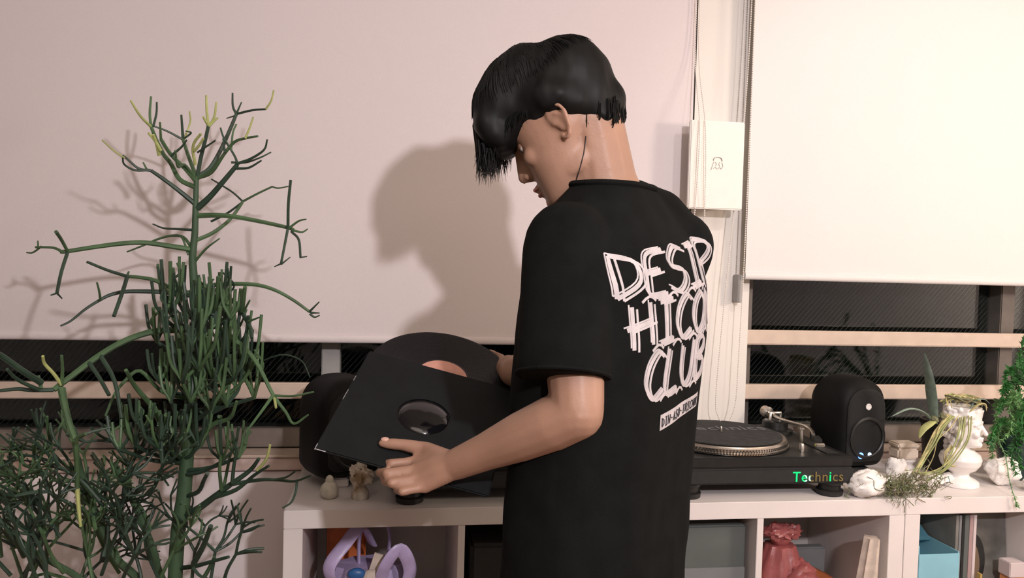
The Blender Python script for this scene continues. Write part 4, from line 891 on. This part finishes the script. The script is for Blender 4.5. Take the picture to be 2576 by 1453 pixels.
# cream box on a stepped white ceramic stand
p = Zp(2262, 1176, TOP+.001); r = thing('ceramic_stand', (1.395, 1.985, TOP+.001), 'stepped white ceramic stand behind the coral, right of the black speaker', 'stand')
c = r.location
build('foot', MB().lathe([(.032, 0), (.036, .003), (.030, .012), (.024, .018), (.026, .024), (.031, .029), (.031, .034)], c, 36), 'ceramic', r)
bx = thing('trinket_box', (c.x, c.y, c.z+.0345), 'small cream box with rounded corners on top of the white stepped stand', 'box')
build('box', MB().box((c.x-.031, c.y-.024, c.z+.0348), (c.x+.031, c.y+.024, c.z+.064)), 'cream', bx, True, .005); build('lid', MB().box((c.x-.032, c.y-.025, c.z+.0645), (c.x+.032, c.y+.025, c.z+.078)), 'cream', bx, True, .004)
# dark pot behind the trailing roots, with soil
r = thing('plant_pot', (1.512, 1.985, TOP+.001), 'plain black plant pot behind the trailing yellow roots', 'pot')
build('pot', MB().lathe([(.043, 0), (.047, .003), (.056, .125), (.059, .128), (.059, .140), (.053, .140), (.051, .128), (.01, .126)], r.location, 44), 'black', r)
build('soil', MB().lathe([(.052, .128), (.03, .134), (.002, .135)], r.location, 30), 'soil', r)

# ---- bust planter: white ceramic head open at the top
BC = Zp(2444, 1232, TOP+.001); BC.y += .045; bust = thing('bust_planter', BC, 'white ceramic planter shaped as a curly-haired classical head on a round foot', 'planter')
fr_ = Vector((.62, -.78, 0)).normalized(); fl = ZZ.cross(fr_)
bk = 1.06
def BP(x, y, z): return BC+(fr_*x+fl*y+ZZ*z)*bk
w = MB(); w.lathe([(.044, 0), (.046, .004), (.045, .013), (.036, .019), (.024, .024), (.021, .031), (.026, .037), (.037, .043), (.046, .056), (.050, .070), (.046, .082), (.032, .092), (.020, .098)], BC, 48)
brot = Matrix((fr_, fl, ZZ)).transposed()
w.limb([BP(0, 0, .085), BP(.004, 0, .115)], [.021, .020])
rs = []
for z, fx, bx_, hw in ((.096, .034, .014, .010), (.103, .041, .000, .019), (.113, .042, -.018, .025), (.125, .041, -.028, .029), (.138, .042, -.034, .031), (.152, .043, -.036, .032), (.166, .042, -.037, .032), (.180, .044, -.040, .034), (.188, .046, -.041, .035)):
    rs.append([BP((fx+bx_)/2+(fx-bx_)/2*cos(t), hw*sin(t), z) for t in [2*pi*k/30 for k in range(30)]])
w.rings(rs)
w.limb([BP(.041, 0, .152), BP(.047, 0, .142), BP(.052, 0, .133)], [.0042, .0045, .0055])
for s in (-1, 1):
    w.limb([BP(.041, .005*s, .156), BP(.040, .014*s, .158), BP(.034, .022*s, .153)], [.003, .0035, .003]); w.ball(BP(.0375, .013*s, .1485), .0048); w.ball(BP(.034, .016*s, .131), .010)
w.limb([BP(.0415, -.007, .1205), BP(.0455, 0, .1215), BP(.0415, .007, .1205)], [.0022, .0032, .0022]); w.limb([BP(.0405, -.006, .1160), BP(.0445, 0, .1155), BP(.0405, .006, .1160)], [.0022, .0034, .0022]); w.ball(BP(.038, 0, .105), .0085)
rb = random.Random(5)
for k in range(120):        # curls around the back and sides
    a = rb.uniform(.75, 2*pi-.75); z = rb.uniform(.105, .190)
    if a < 1.2 or a > 2*pi-1.2: z = rb.uniform(.150, .190)
    rr = .036+.004*rb.random()-(.008 if z < .12 else 0)
    w.ball(BP(rr*cos(a)*1.02, rr*sin(a)*.95, z), rb.uniform(.006, .0095), 10, 6)
for k in range(16):
    a = rb.uniform(1.8, 2*pi-1.8); w.ball(BP(.030*cos(a), .032*sin(a), rb.uniform(.078, .105)), rb.uniform(.007, .011), 10, 6)
me = remeshed(w, .0016, 2)
finish('head', shift(me, BC), 'ceramic', bust, True, angle=180)
w = MB(); w.lathe([(.038, .178), (.0405, .200), (.043, .2035), (.040, .205), (.036, .200), (.034, .188), (.004, .187)], BP(.001, 0, 0)-Vector((0, 0, 0)), 40); build('rim', w, 'ceramic', bust, label='open planter rim')
build('soil', MB().lathe([(.0335, .1885), (.02, .194), (.002, .195)], BP(.001, 0, 0), 24), 'soil', bust)

# ---- trailing plant growing out of the bust (leaf blades and roots)
oc = Y(2392, 1040, 1.80); orch = thing('trailing_air_plant', oc, 'yellow-green rooted air plant with grey-green leaves growing out of the bust planter', 'plant')
def leaf(name, pts, wd, th, m, parent, up=None):
    P = spline(pts, 6); n = len(P); w = MB()
    ws = [max(.08, sin(pi*min(1, (.12+.88*i/(n-1)))) ** .7)*wd if i else wd*.35 for i in range(n)]
    ws[-1] = wd*.06; w.tube(P, ws, 10, flat=th, up=up); return build(name, w, m, parent)
leaf('leaf', [Y(2352, 1062, 1.80), Y(2345, 1010, 1.80), Y(2338, 950, 1.79), Y(2326, 888, 1.785)], .0215, .22, 'leafg', orch)
leaf('leaf', [Y(2350, 1062, 1.80), Y(2322, 1036, 1.79), Y(2286, 1028, 1.78), Y(2240, 1048, 1.77)], .0065, .4, 'leafg', orch)
leaf('leaf', [Y(2352, 1058, 1.79), Y(2338, 1066, 1.785), Y(2322, 1080, 1.78), Y(2312, 1102, 1.775)], .0125, .3, 'leafy', orch)
leaf('leaf', [Y(2440, 1030, 1.80), Y(2452, 1008, 1.80), Y(2475, 1004, 1.80), Y(2492, 1016, 1.80)], .004, .4, 'leafg', orch)
leaf('leaf', [Y(2440, 1035, 1.79), Y(2460, 1018, 1.785), Y(2478, 1016, 1.78), Y(2482, 1034, 1.775)], .006, .4, 'root', orch)
rr_ = random.Random(21)
def rootp(pts, r, m, jit=.004):
    P = [Vector(q)+Vector((rr_.uniform(-jit, jit), rr_.uniform(-jit, jit), rr_.uniform(-jit, jit))) for q in pts]
    w = MB(); P = spline(P, 6); w.tube(P, [r*(1-.35*i/(len(P)-1)) for i in range(len(P))], 7); return build('root', w, m, orch)
for k in range(9):
    j = rr_.uniform(-16, 14)
    rootp([Y(2400+j, 1045, 1.79), Y(2372+j, 1075, 1.775), Y(2352+j*.7, 1110, 1.77), Y(2335+j*1.4, 1150, 1.765), Y(2312+j*1.6, 1192, 1.76)], rr_.uniform(.0013, .0024), rr_.choice(('root', 'rootg', 'root')))
for k in range(8):
    j = rr_.uniform(-16, 12)
    rootp([Y(2432+j, 1048, 1.785), Y(2424+j, 1100, 1.755), Y(2400+j, 1150, 1.75), Y(2372+j, 1180, 1.75), Y(2325+j, 1200+j, 1.75)], rr_.uniform(.0010, .0019), rr_.choice(('rootg', 'root', 'rootg')))
for k in range(5):
    j = rr_.uniform(-5, 5)
    rootp([Y(2400+j, 1120, 1.765), Y(2378+j, 1140, 1.765), Y(2386+j, 1168, 1.76), Y(2405+j, 1172, 1.76)], .0016, 'root', .002)
for k in range(26):     # loops around the rim
    a = rr_.uniform(0, 2*pi); rad = rr_.uniform(.018, .040); z = .203
    q = [BP(rad*cos(a+t*.55), rad*sin(a+t*.55), z+.004+.010*rr_.random()) for t in range(4)]+[BP((rad+.012)*cos(a+2.4), (rad+.012)*sin(a+2.4), z-.012*rr_.random())]
    rootp(q, rr_.uniform(.0012, .0026), rr_.choice(('root', 'root', 'moss', 'rootg')), .002)
for x, y in ((2352, 1055), (2372, 1072), (2372, 1046)): 
    w = MB(); rock(w, Y(x, y, 1.79), .008, x, (1, 1, 1.2), 16, .6, 3); build('dry_bud', w, 'moss', orch)
# ---- moss tangle over the shelf edge
mo = thing('moss_tangle', Zp(2290, 1240, TOP+.001), 'tangle of dry olive moss hanging over the shelf edge in front of the coral', 'moss')
w = MB()
for k in range(230):
    x = 2278+rr_.gauss(0, 46); y = 1222+rr_.gauss(0, 14); pts = [Y(x, y, 1.742+rr_.uniform(-.018, .03))]
    if pts[0].z < TOP+.002: pts[0].z = TOP+.004
    for i in range(4):
        q = pts[-1]+Vector((rr_.gauss(0, .008), rr_.gauss(0, .005), rr_.gauss(0, .007)))
        if q.y > FRONT-.003: q.z = max(q.z, TOP+.003)
        pts.append(q)
    w.tube(spline(pts, 3), rr_.uniform(.0005, .0011), 4)
build('strands', w, 'moss', mo)['kind'] = 'stuff'
w = MB()
for k in range(12):
    x = 2262+rr_.gauss(0, 26); P0 = Y(x, 1246, 1.728); P0.z = TOP+.004; pts = [P0+Vector((0, .02, .006)), P0]
    for i in range(rr_.choice((1, 2, 4))): pts.append(pts[-1]+Vector((rr_.gauss(0, .006), rr_.uniform(-.002, .001), -rr_.uniform(.006, .012))))
    w.tube(spline(pts, 3), rr_.uniform(.0004, .0009), 4)
build('hanging_strands', w, 'moss', mo)['kind'] = 'stuff'
# ---- fern in a dark teal pot at the right edge
fc = Vector((1.700, 1.900, TOP+.001)); fern = thing('trailing_fern', fc, 'feathery green fern trailing from a dark teal pot at the right edge', 'plant')
build('pot', MB().lathe([(.055, 0), (.060, .003), (.082, .10), (.086, .115), (.086, .122), (.079, .122), (.076, .108), (.01, .106)], fc, 48), 'teal', fern)
build('soil', MB().lathe([(.077, .108), (.04, .115), (.002, .116)], fc, 30), 'soil', fern)
def frond(pts, m, n=70, ll=.014):
    P = spline(pts, 8); w = MB(); w.tube(P, [.0016*(1-.5*i/len(P)) for i in range(len(P))], 5)
    for k in range(n):
        t = rr_.random()*(len(P)-1.01); i = int(t); c = P[i].lerp(P[i+1], t-i); ax = (P[i+1]-P[i]).normalized()
        o_ = Vector((rr_.gauss(0, 1), rr_.gauss(0, 1), rr_.gauss(0, 1))); o_ = (o_-ax*o_.dot(ax)*.6).normalized(); l = ll*rr_.uniform(.6, 1.2)*(1-.4*t/len(P)); s_ = ax.cross(o_).normalized()*l*.20
        tipp = c+o_*l+ax*l*.5; mid = c.lerp(tipp, .5); up_ = o_.cross(s_).normalized()*l*.05
        w.add([c, mid+s_+up_, tipp, mid-s_+up_, mid-up_], [(0, 1, 2), (0, 2, 3), (0, 4, 1), (1, 4, 2), (2, 4, 3), (3, 4, 0)])
    return build('frond', w, m, fern, False)
top = fc+ZZ*.112
fr = [
 [top, Y(2540, 1060, 1.86), Y(2510, 1090, 1.80), Y(2530, 1150, 1.77), Y(2540, 1210, 1.735), Y(2556, 1262, 1.722), Y(2560, 1272, 1.722)],
 [top, Y(2560, 990, 1.90), Y(2556, 930, 1.90), Y(2572, 880, 1.90)], [top, Y(2550, 1000, 1.86), Y(2530, 970, 1.84), Y(2525, 1000, 1.82), Y(2512, 1040, 1.80)],
 [top, Y(2570, 1040, 1.86), Y(2555, 1080, 1.80), Y(2560, 1130, 1.78), Y(2570, 1180, 1.76)], [top, Y(2550, 1030, 1.88), Y(2515, 1010, 1.88), Y(2505, 1050, 1.86), Y(2500, 1100, 1.85)],
 [top, Y(2580, 960, 1.86), Y(2565, 900, 1.84), Y(2578, 850, 1.84)], [top, Y(2560, 1000, 1.84), Y(2540, 1020, 1.80), Y(2545, 1070, 1.78), Y(2520, 1110, 1.78)], [top, Y(2590, 1020, 1.82), Y(2570, 1060, 1.78), Y(2585, 1120, 1.76)],
 [top, Y(2540, 1080, 1.90), Y(2505, 1110, 1.90), Y(2495, 1150, 1.90)], [top, Y(2600, 940, 1.9), Y(2610, 880, 1.88)], [top, Y(2530, 1060, 1.82), Y(2500, 1085, 1.80), Y(2490, 1130, 1.82)], [top, Y(2560, 960, 1.88), Y(2540, 930, 1.86), Y(2532, 960, 1.84), Y(2540, 1010, 1.82)],
 [top, Y(2570, 1100, 1.80), Y(2545, 1140, 1.78), Y(2555, 1190, 1.76)]]
for i, f_ in enumerate(fr): frond(f_, 'fernl' if i in (0, 4, 6, 8) else 'fern', 150 if i == 0 else 190, .012 if i == 0 else .019)

# ================================================================== THINGS IN THE SHELVES
FLZ = .402
def boxthing(name, a, b, m, label, cat, group=None, rot=0, bevel=.002):
    c = (Vector(a)+Vector(b))/2; o = build(name, MB().box(a, b, Matrix.Rotation(rot, 3, 'Z') if rot else None), m, None, False, bevel); tag(o, label, cat, group); return o
def bag(w, c, rx, ry, h, seed, neck=.35, n=40):
    rs = []
    for i in range(16):
        t = i/15; prof_ = (math.sin(min(1, t*1.6+.12)*pi/2) if t < .55 else 1-(1-neck)*((t-.55)/.45)**1.3)
        rs.append([])
        for k in range(n):
            a = 2*pi*k/n; fold = 1+.10*MN.noise(Vector((cos(a)*1.8, sin(a)*1.8, t*2+seed)))+.07*sin(a*9+seed)*t*t+.05*MN.noise(Vector((cos(a)*5, sin(a)*5, t*7+seed)))
            rs[-1].append(Vector(c)+Vector((rx*prof_*fold*cos(a), ry*prof_*fold*sin(a), h*t)))
    w.rings(rs)
# cell 1: lavender carrier bag with looped handles, an orange packet behind, a blue-and-white packet
r = thing('carrier_bag', (-.045, 1.845, FLZ), 'lavender plastic carrier bag with looped handles in the leftmost compartment', 'bag'); c = r.location
w = MB(); bag(w, c, .098, .075, .205, 2, .72); build('bag_body', w, 'lav', r)
def handle(pts, wd):
    w = MB(); w.tube(spline(pts, 6), wd, 10, flat=.35); build('handle', w, 'lav', r)
handle([c+Vector((-.070, -.05, .17)), c+Vector((-.082, -.07, .225)), c+Vector((-.050, -.05, .268)), c+Vector((-.015, -.01, .295)), c+Vector((.010, .03, .24))], .016)
handle([c+Vector((.030, -.05, .17)), c+Vector((.040, -.078, .225)), c+Vector((.072, -.072, .262)), c+Vector((.096, -.06, .215)), c+Vector((.088, -.05, .16))], .015)
handle([c+Vector((-.02, .01, .19)), c+Vector((-.018, .02, .27)), c+Vector((.014, .02, .314)), c+Vector((.048, .02, .275)), c+Vector((.045, .01, .19))], .013)
w = MB(); w.ball(c+Vector((-.022, -.062, .205)), (.020, .010, .014), 20, 12); build('printed_patch', w, 'blue', r, label='dark blue printed patch')
w = MB(); w.ball(c+Vector((.012, -.060, .192)), (.024, .012, .022), 20, 12); w.box(c+Vector((.008, -.050, .19)), c+Vector((.032, -.044, .245)), Matrix.Rotation(.3, 3, 'Y')); build('paper_lining', w, 'cloth', r, label='pale paper showing in the bag')
o = boxthing('snack_packet', (-.150, 1.985, FLZ), (-.055, 2.035, .715), 'orange', 'orange packet standing behind the lavender bag', 'packet', rot=.1, bevel=.006)
# cell 2: dark, a black case
boxthing('equipment_case', (.19, 1.80, FLZ), (.46, 2.06, .66), 'blackm', 'black case in the dark compartment beside the person', 'case', bevel=.008)
# cell 3: grey storage bin with a lighter band
r = thing('storage_bin', (.69, 1.90, FLZ), 'grey storage bin filling the compartment right of the person', 'bin')
build('bin', MB().box((.532, 1.775, FLZ), (.846, 2.085, .70)), 'grey', r, False, .004); build('front_band', MB().box((.533, 1.7715, FLZ+.001), (.845, 1.7748, .60)), 'lgrey', r, False, .001, label='lighter grey lower front')
# cell 4: pink plastic bag, orange-brown box lying aslant, beige cloth at the right, pale paper
r = thing('plastic_bag', (.955, 1.815, FLZ), 'knotted red-pink plastic bag in the compartment below the green lettering', 'bag'); c = r.location
w = MB(); bag(w, c, .068, .062, .235, 6, .52); build('bag_body', w, 'pink', r)
w = MB(); bag(w, c+Vector((0, 0, .225)), .026, .022, .045, 3, 1.1, 30); rock(w, c+Vector((-.012, -.01, .268)), .024, 4, (1.4, .9, .8), 24, .6, 2.4); rock(w, c+Vector((.026, 0, .265)), .018, 7, (1.4, .9, 1.0), 24, .6, 2.4); build('knot', w, 'pink', r)
w = MB(); rock(w, c+Vector((.035, -.035, .165)), .045, 12, (1, .9, .9), 30, .3, 2); build('bulge', w, 'pink', r)
w = MB(); w.box((.93, 1.905, .48), (1.15, 1.94, .575), Matrix.Rotation(radians(26), 3, 'Y')); o = build('flat_box', w, 'rust', None, False, .003)
m_ = min(v.co.z for v in o.data.vertices)
for v in o.data.vertices: v.co.z += FLZ-m_+.02
tag(o, 'orange-brown box leaning down to the right behind the pink bag', 'box')
w = MB(); w.box((.925, 1.955, FLZ+.0), (1.16, 1.985, FLZ+.17)); o = build('paper_packet', w, 'lgrey', None, False, .004); tag(o, 'light grey packet at the back of the compartment with the pink bag', 'packet')
w = MB(); rs = []
for i in range(10):
    t = i/9; rs.append([Vector((1.146+.020*t+.0*a+(.034-.018*t)*cos(a)*(1+.18*sin(5*a)), 1.765+.020*sin(a)*(1+.2*sin(4*a)), FLZ+.001+.262*t)) for a in [2*pi*k/28 for k in range(28)]])
w.rings(rs); o = build('folded_cloth', w, 'cloth', None); tag(o, 'beige cloth bunched against the right side of the compartment with the pink bag', 'cloth')
# unit 2: pale blue bag-box, record spines, picture cover
r = thing('blue_box', (1.335, 1.79, FLZ), 'open pale blue card box at the left of the right-hand shelf unit', 'box')
x0, x1, y0, y1, zh = 1.279, 1.388, 1.742, 1.90, .628
build('front', MB().box((x0, y0, FLZ), (x1, y0+.003, zh)), 'sky', r, False, .0008); build('back', MB().box((x0, y1-.003, FLZ), (x1, y1, zh+.032)), 'sky', r, False, .0008)
build('side', MB().box((x0, y0+.0031, FLZ), (x0+.003, y1-.0031, zh+.02)), 'sky', r, False, .0005); build('side', MB().box((x1-.003, y0+.0031, FLZ), (x1, y1-.0031, zh+.004)), 'sky', r, False, .0005)
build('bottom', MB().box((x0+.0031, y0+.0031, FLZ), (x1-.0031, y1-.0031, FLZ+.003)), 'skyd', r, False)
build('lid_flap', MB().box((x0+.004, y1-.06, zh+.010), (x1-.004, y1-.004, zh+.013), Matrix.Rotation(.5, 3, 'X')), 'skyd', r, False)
sp = [('photo', .008, 'grey'), ('lgrey', .007, 'thin pale grey'), ('blackm', .006, 'black'), ('grey', .012, 'slate grey'), ('mauve', .010, 'mauve'), ('pale', .008, 'pale pink')]
x = 1.392
for m, t_, nm in sp:
    boxthing('record_sleeve', (x, 1.765, FLZ), (x+t_, 2.075, FLZ+.312), m, nm+' record sleeve standing upright right of the pale blue box', 'record sleeve', 'upright record sleeves in the right shelf unit', bevel=.0006); x += t_+.0012
o = boxthing('picture_book', (x+.001, 1.748, FLZ), (x+.007, 1.760, FLZ+.170), 'ochre', 'thin book with ochre spine in front of the upright record sleeves', 'book', bevel=.0005)
r = thing('picture_sleeve', (1.53, 1.80, FLZ), 'grey picture sleeve with a dark oval figure leaning at the far right', 'record sleeve'); lean = Matrix.Rotation(radians(-6), 3, 'X')
cc = Vector((1.515, 1.80, FLZ)); 
def LP(p): return cc+lean@(Vector(p)-cc)
w = MB(); w.box((1.452, 1.80, FLZ+.001), (1.582, 1.804, FLZ+.300), lean, cc); build('cover', w, 'photo', r, False)
w = MB(); w.rings([[LP((1.490+.030*cos(a), 1.7995, .585+.062*sin(a))) for a in [2*pi*k/32 for k in range(32)]], [LP((1.490+.030*cos(a), 1.7990, .585+.062*sin(a))) for a in [2*pi*k/32 for k in range(32)]]]); build('printed_oval', w, 'blackm', r, False)
w = MB(); w.rings([[LP((1.488+.016*cos(a), 1.7988, .575+.046*sin(a))) for a in [2*pi*k/32 for k in range(32)]], [LP((1.488+.016*cos(a), 1.7984, .575+.046*sin(a))) for a in [2*pi*k/32 for k in range(32)]]]); build('printed_face', w, 'skint', r, False)
boxthing('small_carton', (1.535, 1.745, FLZ), (1.575, 1.785, .560), 'orangec', 'small orange carton in front of the picture sleeve', 'box')
boxthing('small_carton', (1.530, 1.745, .5605), (1.573, 1.785, .598), 'pale', 'pale pink carton stacked on the small orange carton', 'box')

# ---- room furniture reflected in the dark glass: the lamp that lights the scene
lr = thing('floor_lamp', (.64, -.64, 0), 'slim floor lamp with bare bulb outside the frame', 'lamp')
build('base', MB().lathe([(.13, 0), (.13, .015), (.02, .022)], lr.location, 32), 'blackm', lr); build('pole', MB().tube([(.64, -.64, .02), (.64, -.64, 1.87)], .010, 12), 'blackm', lr); build('socket', MB().lathe([(.018, 1.865), (.020, 1.87), (.020, 1.895), (.012, 1.90)], lr.location, 20), 'blackm', lr)
key.parent = lr; key.location = (0, 0, 1.94)

pl_ = thing('paper_lantern', (2.30, .60, 1.56), 'round white paper lantern hanging outside the frame to the right', 'lamp')
w = MB()
for k in range(9):
    a = pi*(k+.5)/9; c_ = Vector((2.30, .60, 1.72+.155*cos(a))); w.tube([c_+Vector((.155*sin(a)*cos(t), .155*sin(a)*sin(t), 0)) for t in [2*pi*j/28 for j in range(29)]], .0012, 4, cap=False)
build('wire_rings', w, 'chain', pl_)['kind'] = 'stuff'
build('cable', MB().tube([(2.30, .60, 1.88), (2.30, .60, 2.45)], .003, 6), 'blackm', pl_)
lantern.parent = pl_; lantern.location = (0, 0, .16)
